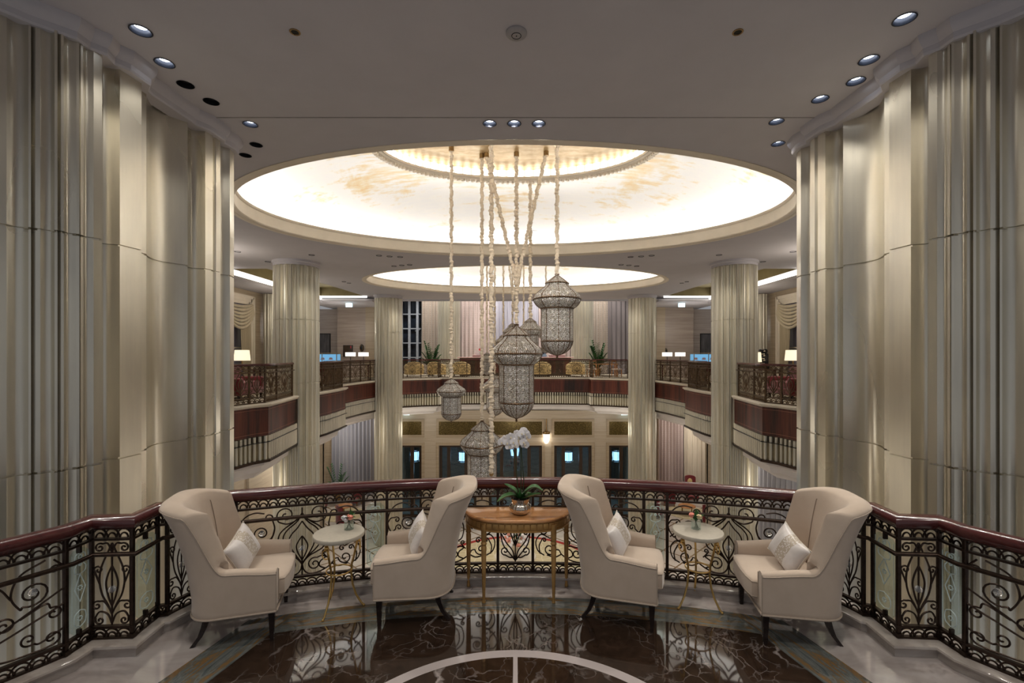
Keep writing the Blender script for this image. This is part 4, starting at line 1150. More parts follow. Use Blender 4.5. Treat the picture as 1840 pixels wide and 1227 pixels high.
lantern(921, 580, 17, 17.6, 'small far filigree lantern peeping above the largest one', 1.0, .04, None, [(PX(924, 560, 17.6), (PX(907, 480, 17.6).x, 17.6, ZCROWN - .1), True), (PX(926, 560, 17.6), (PX(946, 480, 17.6).x, 17.6, ZCROWN - .1), True)])
lantern(904.5, 600, 14.5, 19.3, 'small far filigree lantern left of the one peeping above the largest', 1.0, .04)
lantern(889, 672, 22, 17.4, 'far filigree lantern hidden behind the left edge of the largest one', 1.0, .04)
lantern(875, 633, 12, 19.9, 'smallest far filigree lantern behind the two long cords', 1.0, .04)
lantern(981, 590, 13, 19.0, 'small far filigree lantern hidden behind the highest one', 1.0, .035)
lantern(941, 600, 13, 19.2, 'small far filigree lantern hidden behind the largest one', 1.0, .035)
# the long loose cord
p = (PX(883, 400, 10.6).x, 10.6, ZCROWN)
t = thing('hanging_cord', 'long pleated fabric cord that ends in a small brass tip above the handrail', 'cord', p)
b = MB(); zb = PX(883, 850, 10.6).z - ZCROWN; cord(b, (0, 0, -.12), (0, 0, zb), .055); cord(b, (0, 0, zb + 2.05), (-.22, .5, zb + 1.9), .035); b.build('pleated_cover', M['rope'], t)
b = MB(); cap_at(b, (0, 0, 0)); b.build('ceiling_cap', M['gold_dark'], t)
b = MB(); b.lathe([(.01, 0), (.05, 0), (.055, -.03), (.03, -.07), (.01, -.08)], 14, (0, 0, zb)); b.build('brass_tip', M['gold_dark'], t)

# ------------------------------------------------------------------ wing armchairs
HW, YF, YS, BL = .335, .258, -.13, .24      # half width, front y, where the back curve starts, back depth
def smooth01(x): x = max(0, min(1, x)); return x * x * (3 - 2 * x)
def u_path(off, n=56):
    """plan U from the left arm front (x<0) round the back to the right arm front"""
    hw = HW - off; bl = BL - off
    pts = []
    L1 = YF - YS; La = PI * (hw + bl) / 2 * .98
    tot = 2 * L1 + La
    for k in range(n + 1):
        s = tot * k / n
        if s <= L1: pts.append((-hw, YF - s, s / tot))
        elif s >= L1 + La: pts.append((hw, YF - (tot - s), s / tot))
        else:
            a = PI + PI * (s - L1) / La
            e = .74
            cx, sy = math.cos(a), math.sin(a)
            pts.append((hw * math.copysign(abs(cx) ** e, cx), YS + bl * math.copysign(abs(sy) ** e, sy), s / tot))
    return pts, L1 / tot
def chair_h(y, x):
    f = max(0.0, min(1.0, (-.075 - y) / .175)) ** 2.3          # 0 on arms, 1 on wings
    arm = .545 + .03 * smooth01((YF - y) / .35)
    top = 1.02 + .06 * smooth01((-y - .22) / .15)
    return arm + (top - arm) * f
def lean(x, y, z):
    k = max(0.0, (z - .36) / .7)
    fl = 1 + .15 * max(0, (z - .52) / .55) ** 1.6
    f = smooth01((.10 - y) / .3)
    return (x * (1 + (fl - 1) * f), y - ((.07 * k + .098 * k ** 3) * smooth01((-.15 - y) / .20) + .03 * k) * f, z)
def make_chair(label, loc, facing):
    t = thing('wing_armchair', label, 'armchair', (loc[0], loc[1], 0), math.atan2(-facing[0], facing[1]), 'cream wing armchairs')
    N = 150; TH = .085
    out, _ = u_path(0, N); inn, _ = u_path(TH, N)
    rows_o = [0, .05, .12, .25, .4, .55, .7, .82, .92]
    rings = []
    for k in range(N + 1):
        xo, yo, _s = out[k]; xi, yi, _s = inn[k]
        if yo > YS: xi = math.copysign(HW - TH, xo); yi = yo
        h = chair_h(yo, xo); z0 = .235
        col = []
        def P(w, z):
            return lean(xo + (xi - xo) * w, yo + (yi - yo) * w, z)
        col.append(P(.35, z0))
        col.append(P(.06, z0 + .002)); 
        for r in rows_o: col.append(P(0, z0 + .02 + (h - .035 - z0 - .02) * r))
        for w, dz in ((0, -.028), (.05, -.012), (.2, 0), (.5, .006), (.8, 0), (.95, -.012), (1, -.028)): col.append(P(w, h + dz))
        for r in reversed(rows_o[1:]): col.append(P(1.0, .30 + (h - .035 - .30) * r))
        col.append(P(1, .28)); col.append(P(.35, .28))
        rings.append(col)
    b = MB(); b.loft(rings, True, True); b.build('wing_shell', M['cream_fabric'], t, angle=50)
    # lower front rail + base under the cushion
    pin, _ = u_path(.03, 40)
    b = MB(); poly = [(x, y) for x, y, _ in pin]; poly = [(x, min(y, YF - .01)) for x, y in poly]
    b.prism(poly, .23, .33); b.box((0, YF - .035, .285), (2 * (HW - .035), .06, .10), 0, .012); b.build('seat_base', M['cream_fabric'], t, angle=30)
    # cushion
    pin, _ = u_path(TH + .004, 40); hwc = HW - TH - .004
    base = [(x, y) for x, y, _ in pin if y < .21] ; base = [(-hwc, .255), (-hwc + .01, .302), (-hwc * .6, .318), (0, .325), (hwc * .6, .318), (hwc - .01, .302), (hwc, .255)][::-1] + base
    cx, cy = 0, .0
    def ring(k, z): return [(cx + (x - cx) * k, cy + (y - cy) * k, z) for x, y in base]
    b = MB(); b.loft([ring(.98, .315), ring(1.0, .335), ring(1.0, .425), ring(.985, .447), ring(.94, .459), ring(.8, .470), ring(.5, .476), ring(.1, .478)], True, True)
    cu = b.build('seat_cushion', M['cream_fabric'], t, angle=60)
    b = MB()
    for z in (.33, .440): b.tube([(x * .992, y * .992, z) for x, y in base], .006, 6, True)
    b.build('cushion_piping', M['piping'], cu)
    # piping of the shell
    b = MB()
    b.tube([(x, y + (.0), .237) for x, y, _ in out], .008, 6)
    b.tube([(x, YF + .004, .242) for x in (-HW, 0, HW)], .008, 6)
    for s in (1, -1):
        b.tube([(s * HW, YF + .002, .24), (s * HW, YF + .002, .52), (s * (HW - .004), YF + .002, .54)], .0045, 5)
        b.tube([(s * (HW - TH), YF + .002, .29), (s * (HW - TH), YF + .002, .53)], .0045, 5)
    top_o = [lean(x, y, chair_h(y, x) - .022) for x, y, _ in out]; b.tube(top_o, .0045, 5)
    b.build('piping', M['piping'], t)
    # seams of the inner back
    for f in (.395, .605):
        b = MB()
        k = int(N * f); x, y, _ = inn[k]; h = chair_h(y, x)
        b.tube([lean(x * 1.0, y + .002, .42 + (h - .05 - .42) * j / 14) for j in range(15)] + [lean(out[k][0] * .5 + x * .5, out[k][1] * .5 + y * .5, h + .006)] + [lean(out[k][0], out[k][1] - .001, h - .02)], .0028, 5)
        b.build('back_seam', M['seam'], t)
    # legs
    for s in (1, -1):
        b = MB(); q = .021
        b.loft([[(s * .285 + dx * w, .222 + dy * w, z) for dx, dy in ((-1, -1), (1, -1), (1, 1), (-1, 1))] for w, z in ((.013, 0), (.0135, .01), (.023, .22), (.023, .245))], True, True)
        b.build('leg', M['ebony'], t, smooth=False)
    for s in (1, -1):
        b = MB(); pts = [(s * .215, -.215, .25), (s * .214, -.24, .19), (s * .213, -.258, .13), (s * .214, -.282, .07), (s * .217, -.315, .025), (s * .22, -.335, 0)]
        ws = [.026, .024, .021, .018, .016, .015]
        b.loft([[(x + dx * w, y + dy * w * .9, z) for dx, dy in ((-1, -1), (1, -1), (1, 1), (-1, 1))] for (x, y, z), w in zip(pts, ws)], True, True)
        b.build('leg', M['ebony'], t, angle=60)
    return t
def ulen(v): v = Vector(v); v.normalize(); return v
CH = [((-2.178, 3.787), (.958, .286), 'cream wing armchair at the far left, facing right across the left side table'),
      ((-.905, 4.046), (-.996, -.084), 'cream wing armchair left of the console table, facing left'),
      ((.95, 4.01), (.963, -.27), 'cream wing armchair right of the console table, facing right'),
      ((2.173, 3.773), (-.987, .163), 'cream wing armchair at the far right, facing left across the right side table')]
PILL = [(.02, -.045, -.15, 17), (.0, -.06, .25, -14), (.0, -.06, -.25, 14), (-.02, -.045, .15, -17)]
for (loc, fc, lb), (dx, dy, yaw, roll) in zip(CH, PILL):
    ch = make_chair(lb, loc, fc)
    a = math.atan2(-fc[0], fc[1]); ca, sa = math.cos(a), math.sin(a)
    px_, py_ = loc[0] + dx * ca - dy * sa, loc[1] + dx * sa + dy * ca
    side = lb.split('cream wing armchair ')[1].split(',')[0]
    o = thing('throw_pillow', 'white satin pillow with a lace band, on the armchair ' + side, 'pillow', (px_, py_, .622), a + yaw, 'satin pillows on the armchairs')
    W, H, D = .185, .145, .066
    b = MB()
    def pil(u, v, sgn):
        x, z = 2 * u - 1, 2 * v - 1
        ed = (1 - abs(x) ** 3.0) * (1 - abs(z) ** 3.0)
        pin_ = 1 - .10 * (1 - (1 - x * x)) * 0
        kx = 1 - .09 * (1 - z * z) * abs(x); kz = 1 - .11 * (1 - x * x) * abs(z)
        return (x * W * kx, sgn * D * max(0, ed) ** .55, z * H * kz)
    b.grid(lambda u, v: pil(u, v, 1), 20, 16); b.grid(lambda u, v: pil(u, v, -1), 20, 16)
    pl = b.build('cover', M['satin'], o, angle=80, weld=True)
    b = MB(); b.tube([pil(u, v, 0) for u, v in [(k / 12, 0) for k in range(12)] + [(1, k / 12) for k in range(12)] + [(1 - k / 12, 1) for k in range(12)] + [(0, 1 - k / 12) for k in range(12)]], .003, 5, True)
    b.build('edge_cord', M['stonetrim'], o)
    o.rotation_euler = (math.radians(22), math.radians(roll), a + yaw)

# ------------------------------------------------------------------ side tables with rose vases
def side_table(loc, rot, label):
    t = thing('side_table', label, 'side table', (loc[0], loc[1], 0), 0, 'round side tables')
    b = MB(); r = .212; b.lathe([(.01, .628), (r - .008, .628), (r - .002, .632), (r, .64), (r, .656), (r - .004, .663), (r - .012, .666), (.01, .666)], 72); b.build('table_top', M['shagreen'], t)
    for k in range(3):
        a = rot + 2 * PI * k / 3; ca, sa = math.cos(a), math.sin(a)
        b = MB(); b.tube([(rr * ca, rr * sa, z) for rr, z in ((.155, .628), (.145, .56), (.125, .46), (.105, .38), (.10, .30), (.112, .20), (.14, .11), (.185, .03), (.205, .006))], lambda u: .0095 - .001 * u, 8)
        b.sphere((.205 * ca, .205 * sa, .010), .011, 10, 6); b.sphere((.160 * ca, .160 * sa, .585), .019, 10, 8)
        lg = b.build('leg', M['gold'], t, angle=60)
        b = MB(); b.tube([(.172 * ca + .034 * math.cos(q) * -sa, .172 * sa + .034 * math.cos(q) * ca, .535 + .036 * math.sin(q)) for q in [2 * PI * j / 20 for j in range(20)]], .0055, 6, True); b.build('pull_ring', M['gold'], lg)
    b = MB(); b.tube([(.105 * math.cos(2 * PI * j / 32), .105 * math.sin(2 * PI * j / 32), .335) for j in range(32)], .0065, 6, True); b.build('stretcher_ring', M['gold'], t)
    return t
side_table((-1.53, 4.01), math.radians(-107), 'round cream side table on gilt legs between the two left armchairs')
side_table((1.605, 4.06), math.radians(-42), 'round cream side table on gilt legs between the two right armchairs')
def rose(b, c, r):
    b.sphere(c, r * .62, 10, 8)
    for ring, (n, rr, hh) in enumerate(((3, .55, .35), (5, .85, .1), (6, 1.0, -.25))):
        for k in range(n):
            a = 2 * PI * k / n + ring * .6
            def pet(u, v):
                th = a + (u - .5) * 1.7; q = r * rr * (.55 + .5 * v) ; return (c[0] + q * math.cos(th), c[1] + q * math.sin(th), c[2] + r * (hh - .55 + 1.05 * v - .25 * v * v))
            b.grid(pet, 5, 4)
def leaf(b, base, tip, w, bend=.02, up=(0, 0, 1), n=10):
    base, tip = Vector(base), Vector(tip); d = tip - base; L = d.length; side = d.cross(Vector(up))
    if side.length < 1e-5: side = Vector((1, 0, 0))
    side.normalize(); nrm = side.cross(d).normalized()
    def fn(u, v):
        k = v; ww = w * math.sin(PI * min(1, k ** .75 * .98 + .02)) ** .8; s = 2 * u - 1
        return tuple(base + d * k + side * ww * s + nrm * (bend * math.sin(PI * k) + abs(s) * ww * .35))
    b.grid(fn, 4, n)
def rose_vase(loc, zt, label, cols, seed):
    rnd = random.Random(seed)
    t = thing('flower_vase', label, 'flower vase', (loc[0], loc[1], zt), 0, 'rose vases on the side tables')
    b = MB(); r = .042
    b.lathe([(.005, .004), (r - .006, .004), (r - .005, .080), (r, .082), (r, .001), (.005, .001)], 28, (0, 0, 0), False); b.build('glass', M['vase'], t, angle=30)
    b = MB()
    for k in range(7):
        a = rnd.random() * 6.28; b.tube([(.02 * math.cos(a), .02 * math.sin(a), .008), (-.012 * math.cos(a), -.012 * math.sin(a), .085)], .003, 5)
    b.build('stems', M['stem'], t)
    b = MB()
    for k in range(12):
        a = 2 * PI * k / 12 + rnd.random() * .4; q = .05 + .03 * rnd.random()
        leaf(b, (.012 * math.cos(a), .012 * math.sin(a), .075), (q * math.cos(a), q * math.sin(a), .085 + .05 * rnd.random()), .016, .01)
    leaf(b, (.005, 0, .08), (.01, .01, .175), .016, .01, (0, 1, 0)); leaf(b, (0, 0, .08), (.03, .01, .16), .014, .01, (0, 1, 0))
    b.build('leaves', M['leafgreen'], t, angle=60)
    for (x, y, z, r_, m_) in cols:
        b = MB(); rose(b, (x, y, z), r_); b.build('rose', M[m_], t, angle=70)
rose_vase((-1.468, 4.075), .666, 'small glass vase with a salmon and a white rose on the left side table', [(.022, -.03, .115, .027, 'rose_pink'), (-.035, -.022, .108, .026, 'petal'), (-.012, -.04, .095, .021, 'petal'), (.0, .03, .11, .024, 'rose_pink')], 3)
rose_vase((1.598, 4.085), .666, 'small glass vase with a cream and a coral rose on the right side table', [(.015, -.035, .118, .027, 'rose_cream'), (-.045, -.01, .122, .023, 'rose_pink'), (-.025, .035, .115, .023, 'rose_pink'), (.04, .02, .10, .022, 'rose_cream')], 5)

# ------------------------------------------------------------------ console table
ct = thing('console_table', 'half round honey wood console table against the balustrade', 'console table', (.02, 4.445, 0))
def dshape(hw, dp, n=40, back=0.0):
    pts = []
    for k in range(n + 1):
        a = PI + PI * k / n; e = .72
        cx, sy = math.cos(a), math.sin(a)
        pts.append((hw * math.copysign(abs(cx) ** e, cx), back + dp * math.copysign(abs(sy) ** .85, sy)))
    return pts
b = MB(); rings = []
for k, z in ((.985, .728), (1.0, .732), (1.0, .744), (.985, .752), (.965, .755), (.93, .752), (.5, .752), (.05, .752)):
    rings.append([(x * k, (y - .0) * k, z) for x, y in dshape(.505, .415)])
b.loft(rings, True, True); b.build('table_top', M['honey'], ct, angle=40)
b = MB(); ap = dshape(.485, .395); b.prism(ap, .650, .73); b.build('apron', M['gilt_wood'], ct, angle=25)
b = MB()
for k in range(1, len(ap) - 1):
    p, q = Vector(ap[k]), Vector(ap[k + 1]) if k + 1 < len(ap) else Vector(ap[k]); 
P_ = [Vector(p) for p in ap]; acc = [0]
for i in range(1, len(P_)): acc.append(acc[-1] + (P_[i] - P_[i - 1]).length)
nb = 26
for k in range(nb):
    s0 = acc[-1] * (k + .5) / nb; i = max(j for j in range(len(acc)) if acc[j] <= s0); i = min(i, len(P_) - 2)
    f = (s0 - acc[i]) / max(1e-6, acc[i + 1] - acc[i]); c = P_[i].lerp(P_[i + 1], f); d = P_[i + 1] - P_[i]
    b.box((c.x, c.y, .688), (acc[-1] / nb * .86, .016, .055), math.atan2(d.y, d.x), .004)
b.build('apron_blocks', M['gilt_wood'], ct)
b = MB(); b.sweep([(p[0], p[1]) for p in dshape(.490, .40)], [(0, .640), (-.008, .643), (-.008, .652), (0, .655)], caps=False); b.build('apron_bead', M['gilt_wood'], ct)
for (x, y) in ((-.30, -.345), (.32, -.345), (-.465, -.05), (.465, -.05)):
    b = MB(); b.lathe([(.012, 0), (.016, .004), (.017, .015), (.012, .03), (.013, .035), (.0245, .50), (.019, .512), (.026, .522), (.026, .535), (.020, .545), (.024, .56), (.026, .70)], 16, (x, y, 0)); b.build('leg', M['gold'] if False else M['gilt_wood'], ct, angle=35)
# orchid
op = thing('potted_orchid', 'white orchid in a fluted silver bowl on the console table', 'potted plant', (.045, 4.225, .753))
def pm_(a, z): return 1 + .035 * abs(math.sin(a * 9)) * (1 if .005 < z < .098 else .15)
b = MB(); b.lathe([(.01, .0), (.058, .0), (.075, .012), (.093, .038), (.099, .058), (.094, .078), (.082, .092), (.078, .098), (.081, .12), (.086, .142), (.081, .142), (.075, .118), (.01, .118)], 108, (0, 0, 0), True, 0, pm_); b.build('silver_bowl', M['silver'], op, angle=50)
b = MB(); b.sphere((0, 0, .118), .078, 20, 8, (1, 1, .28))
for k in range(30):
    a = random.random() * 6.28; q = random.random() * .065; b.box((q * math.cos(a), q * math.sin(a), .138), (.025, .012, .012), a)
b.build('bark', M['soil'], op)
def strap_leaf(pts, w, label=None):
    b = MB(); P = [Vector(p) for p in spline([Vector(p) for p in pts], 6)]
    n = len(P)
    rings = []
    for i, p in enumerate(P):
        d = (P[min(n - 1, i + 1)] - P[max(0, i - 1)]).normalized(); sd = d.cross(Vector((0, 0, 1)))
        if sd.length < .1: sd = Vector((0, 1, 0)).cross(d) * -1
        sd.normalize(); up = sd.cross(d).normalized(); k = i / (n - 1); ww = w * max(.05, math.sin(PI * (k * .88 + .12)) ** .6) if k < .995 else w * .05
        rings.append([p + sd * ww * s + up * (abs(s) * ww * .38 + o) for s, o in ((-1, 0), (-.5, -.003), (0, -.006), (.5, -.003), (1, 0), (.5, .002), (0, 0), (-.5, .002))])
    b.loft(rings, True, True); b.build('leaf', M['leafgreen'], op, angle=70)
strap_leaf([(-.01, -.01, .13), (-.06, -.03, .175), (-.14, -.05, .165), (-.21, -.06, .125)], .046)
strap_leaf([(-.01, .01, .13), (-.05, .01, .20), (-.10, .02, .235), (-.145, .03, .262)], .040)
strap_leaf([(.01, .0, .13), (.06, -.01, .20), (.13, -.02, .245), (.205, -.03, .215)], .052)
strap_leaf([(.01, -.02, .13), (.06, -.05, .165), (.12, -.06, .185), (.185, -.06, .20)], .040)
strap_leaf([(0, -.01, .13), (-.005, -.03, .18), (-.012, -.035, .24)], .022)
strap_leaf([(.0, .02, .13), (.05, .06, .16), (.13, .09, .15)], .03)
FL = [(-.170, -.02, .655, 0), (-.145, .01, .675, .3), (-.118, -.03, .650, .2), (-.105, -.01, .690, -.2), (-.088, -.03, .705, .1), (-.085, .0, .640, .4), (-.060, -.04, .660, -.3), (-.060, .01, .615, .2), (-.10, -.02, .615, .0), (-.045, -.03, .630, .2),
      (-.015, -.02, .705, .1), (-.03, .01, .725, -.2), (.010, -.03, .735, .2), (.030, .0, .752, .0), (.052, -.02, .735, -.3), (.062, -.03, .712, -.5), (.020, .0, .690, .3), (.028, -.02, .655, .2), (.048, -.03, .640, -.2), (.040, .01, .622, .1)]
for s, pts in enumerate(([(-.02, 0, .13), (-.028, .0, .30), (-.045, .0, .48), (-.07, 0, .60), (-.10, 0, .66), (-.16, -.01, .665)], [(.005, 0, .13), (.008, .0, .35), (.004, .0, .56), (.0, 0, .68), (.02, 0, .735), (.06, -.01, .725)], [(.02, .01, .13), (.032, .02, .30), (.022, .02, .44), (.010, .02, .58), (.02, .01, .65), (.045, 0, .64)])):
    b = MB(); b.tube(spline(pts, 6), .0045, 6); b.build('stem', M['stem'], op)
def petal_mesh(k):
    b = MB(); R = .036
    for (a0, L, w) in ((90, 1.0, .55), (210, .95, .5), (330, .95, .5), (15, 1.05, .85), (165, 1.05, .85)):
        a = math.radians(a0)
        def fn(u, v):
            s = (2 * u - 1) * w * R * math.sin(PI * min(.999, v * .86 + .08)) ** .7; d = v * L * R
            return (d * math.cos(a) - s * math.sin(a), -.004 - .010 * v + .018 * v * v + (.002 if a0 in (15, 165) else .006), d * math.sin(a) + s * math.cos(a))
        b.grid(fn, 6, 6)
    b.m = 1; b.sphere((0, -.010, -.004), .006, 8, 6, (1, 1.3, 1.2)); b.sphere((0, -.012, -.012), .005, 8, 6)
    return b.mesh('flower', [M['petal'], M['rose_cream']], angle=80, recalc=False)
fme = petal_mesh(0)
for (x, y, z, yw) in FL:
    inst('flower', fme, op, (x, y, z), (random.uniform(-.25, .35), random.uniform(-.4, .4), yw + random.uniform(-.3, .3)))

# ------------------------------------------------------------------ downlights, detectors, speakers
dr = MB(); dr.lathe([(.083, .0), (.092, -.004), (.094, -.007), (.083, -.008), (.080, -.004), (.076, .03), (.070, .055), (.074, .06), (.09, .01)], 28, (0, 0, 0), False); DRING = dr.mesh('trim_ring', simple('downlight_blue_grey', (.020, .024, .038), .4, .3), angle=40)
dl = MB(); dl.lathe([(.001, .040), (.052, .040), (.072, .058), (.001, .06)], 24); DLAMP = dl.mesh('lamp', M['lamp_white']); DOFF = dl.mesh('lamp', M['blackmetal'])
dr2 = MB(); dr2.lathe([(.083, .0), (.088, -.003), (.083, -.005), (.078, .03), (.068, .10), (.001, .112), (.001, .12), (.09, .12), (.09, .01)], 28, (0, 0, 0), False); DRING2 = dr2.mesh('trim_ring', M['blackmetal'], angle=40)
def downlight(p, lit, label, grp):
    t = thing('downlight', label, 'downlight', (p[0], p[1], ZC), 0, grp)
    inst('trim_ring', DRING if lit else DRING2, t); inst('lamp', DLAMP if lit else DOFF, t)
    if lit:
        L = bpy.data.lights.new('downlight_spot', 'SPOT'); L.energy = SPOT_E; L.spot_size = math.radians(96); L.spot_blend = .55; L.shadow_soft_size = .05; L.color = (1, .95, .87)
        o = bpy.data.objects.new('downlight_spot', L); COL.objects.link(o); o.location = (p[0], p[1], ZC - .03)
SPOT_E = 72
LL = ['lit recessed downlight at the far left top, nearest the camera', 'lit recessed downlight on the left, second from the top beside the fluted wall', 'lit recessed downlight on the left beyond the unlit ones, at the ceiling joint',
      'left one of three lit downlights in a row at the ceiling middle', 'middle one of three lit downlights in a row at the ceiling middle', 'right one of three lit downlights in a row at the ceiling middle',
      'lit recessed downlight at the far right top, nearest the camera', 'lit recessed downlight on the right, second from the top beside the fluted wall', 'lit recessed downlight on the right, third from the top beside the fluted wall',
      'lit recessed downlight on the right, fourth from the top beside the fluted wall', 'lit recessed downlight on the right, just below the ceiling joint', 'lit recessed downlight on the right, last one before the oval dome']
for p, lb in zip(LIT, LL): downlight(p, True, lb, 'lit downlights')
UL = ['unlit black downlight on the left, right after the two lit ones', 'unlit black downlight on the left, second of the dark ones from the top', 'unlit black downlight on the left, just before the oval dome', 'unlit black downlight half hidden by the edge of the left fluted wall']
for p, lb in zip(UNLIT, UL): downlight(p, False, lb, 'unlit downlights')
t = thing('smoke_detector', 'round grey smoke detector at the middle of the near ceiling', 'smoke detector', (.01, 4.37, ZC))
b = MB(); b.lathe([(.01, .004), (.10, .004), (.10, -.012), (.088, -.024), (.07, -.03), (.01, -.032)], 40); b.build('body', simple('detector_grey', (.34, .32, .32), .6), t)
b = MB(); b.lathe([(.04, -.031), (.044, -.035), (.048, -.031)], 30, (0, 0, 0), False); b.sphere((0, 0, -.033), .006, 8, 5); b.build('sensor', M['blackmetal'], t)
for x, lb in ((-2.08, 'small round brass ceiling speaker on the left of the near ceiling'), (2.10, 'small round dark ceiling speaker on the right of the near ceiling')):
    t = thing('ceiling_speaker', lb, 'speaker', (x, 4.36, ZC), 0)
    b = MB(); b.lathe([(.035, .002), (.048, .002), (.050, -.004), (.045, -.008), (.035, -.006)], 28, (0, 0, 0), False); b.build('ring', M['gold_dark'], t)
    b = MB(); b.lathe([(.001, -.002), (.038, -.002), (.038, .004), (.001, .004)], 24)
    for k in range(-3, 4): b.box((0, k * .01, -.004), (.065, .003, .003))
    b.build('grille', simple('speaker_olive', (.06, .055, .04), .5, .3), t)
# far ceiling spots
fd = MB(); fd.lathe([(.001, .012), (.07, .012), (.075, -.004), (.085, -.008), (.09, -.002), (.09, .012)], 20); FDM = fd.mesh('downlight', M['blackmetal'])
FS = [(681, 459), (700, 460.5), (719, 461.5), (708, 478), (722, 476.5), (736, 475.5), (618, 506), (627, 508.5), (481, 470), (427, 452), (560, 458)]
for (x, y) in FS:
    for s_ in (1, -1):
        d = FPX * (ZC - EYE) / (638 - y); X = s_ * (x - 926) * d / FPX
        o = inst('ceiling_spot', FDM, None, (X, d, ZC - .004))
        tag(o, 'small dark recessed ceiling spot between the domes on the %s' % ('left' if s_ > 0 else 'right'), 'downlight', 'dark spots in the far ceiling, ' + ('left' if s_ > 0 else 'right'))
for k, (x, sy) in enumerate(((905, 1), (944, 1))):
    pass

# ------------------------------------------------------------------ upper floor furnishings
def table_lamp(p, label, sw, sh, mt, stem=.25, grp=None, drum=False):
    t = thing('table_lamp', label, 'lamp', p, 0, grp)
    b = MB(); k = 1.0 if drum else .86
    b.lathe([(sw / 2, 0), (sw / 2 * k, sh), (sw / 2 * k - .01, sh), (sw / 2 - .01, 0), (sw / 2, 0)], 24, (0, 0, stem), False); b.build('lamp_shade', mt, t)
    b = MB(); b.lathe([(.01, 0), (.10, 0), (.10, .015), (.02, .03), (.016, stem + sh * .6), (.01, stem + sh * .6)], 12); b.build('lamp_base', M['gold_dark'] if not drum else M['blackmetal'], t)
    return t
def console(p, w, d, h, label, mt='mahogany', cat='side table', rz=0):
    t = thing('narrow_table', label, cat, p, rz)
    b = MB(); b.box((0, 0, h - .025), (w, d, .05), 0, .01); b.build('table_top', M[mt], t)
    for sx in (1, -1):
        for sy in (1, -1):
            b = MB(); b.box((sx * (w / 2 - .05), sy * (d / 2 - .05), (h - .05) / 2), (.05, .05, h - .05)); b.build('leg', M[mt], t, smooth=False)
    return t
d = 15.4
for s_, px in ((-1, 435), (1, 1425)):
    nm = 'left' if s_ < 0 else 'right'
    X = (px - 926) * d / FPX
    console((X, d, ZU), 1.1, .45, .82, 'dark wooden side table carrying the big lamp on the upper %s aisle' % nm)
    table_lamp((X, d, ZU + .82), 'large lit cream table lamp on the upper %s aisle beside the swagged curtain' % nm, .50, .35, M['shade'], .28, 'cream lamps of the aisles')
X = (1366 - 926) * 15.9 / FPX
console((X + .15, 16.2, ZU), 1.3, .45, .80, 'dark serving table behind the first right column on the upper floor')
table_lamp((X - .02, 16.2, ZU + .80), 'lit cream table lamp half hidden behind the first right column', .42, .34, M['shade'], .24, 'cream lamps of the aisles')
t = thing('carved_figure', 'dark carved ornament beside the half hidden lamp on the upper right', 'sculpture', (X + .28, 16.2, ZU + .80))
b = MB(); b.box((0, 0, .06), (.30, .22, .12), 0, .02); b.box((.02, 0, .33), (.24, .18, .44), 0, .05); b.box((-.02, 0, .62), (.26, .20, .16), 0, .06); b.build('body', M['blackmetal'], t)
b = MB()
for z in (.14, .30, .46, .62): b.sphere((-.03, -.11, z), .035, 10, 6); b.box((-.08, -.1, z + .06), (.10, .03, .02))
b.build('silver_ornament', M['silver'], t)
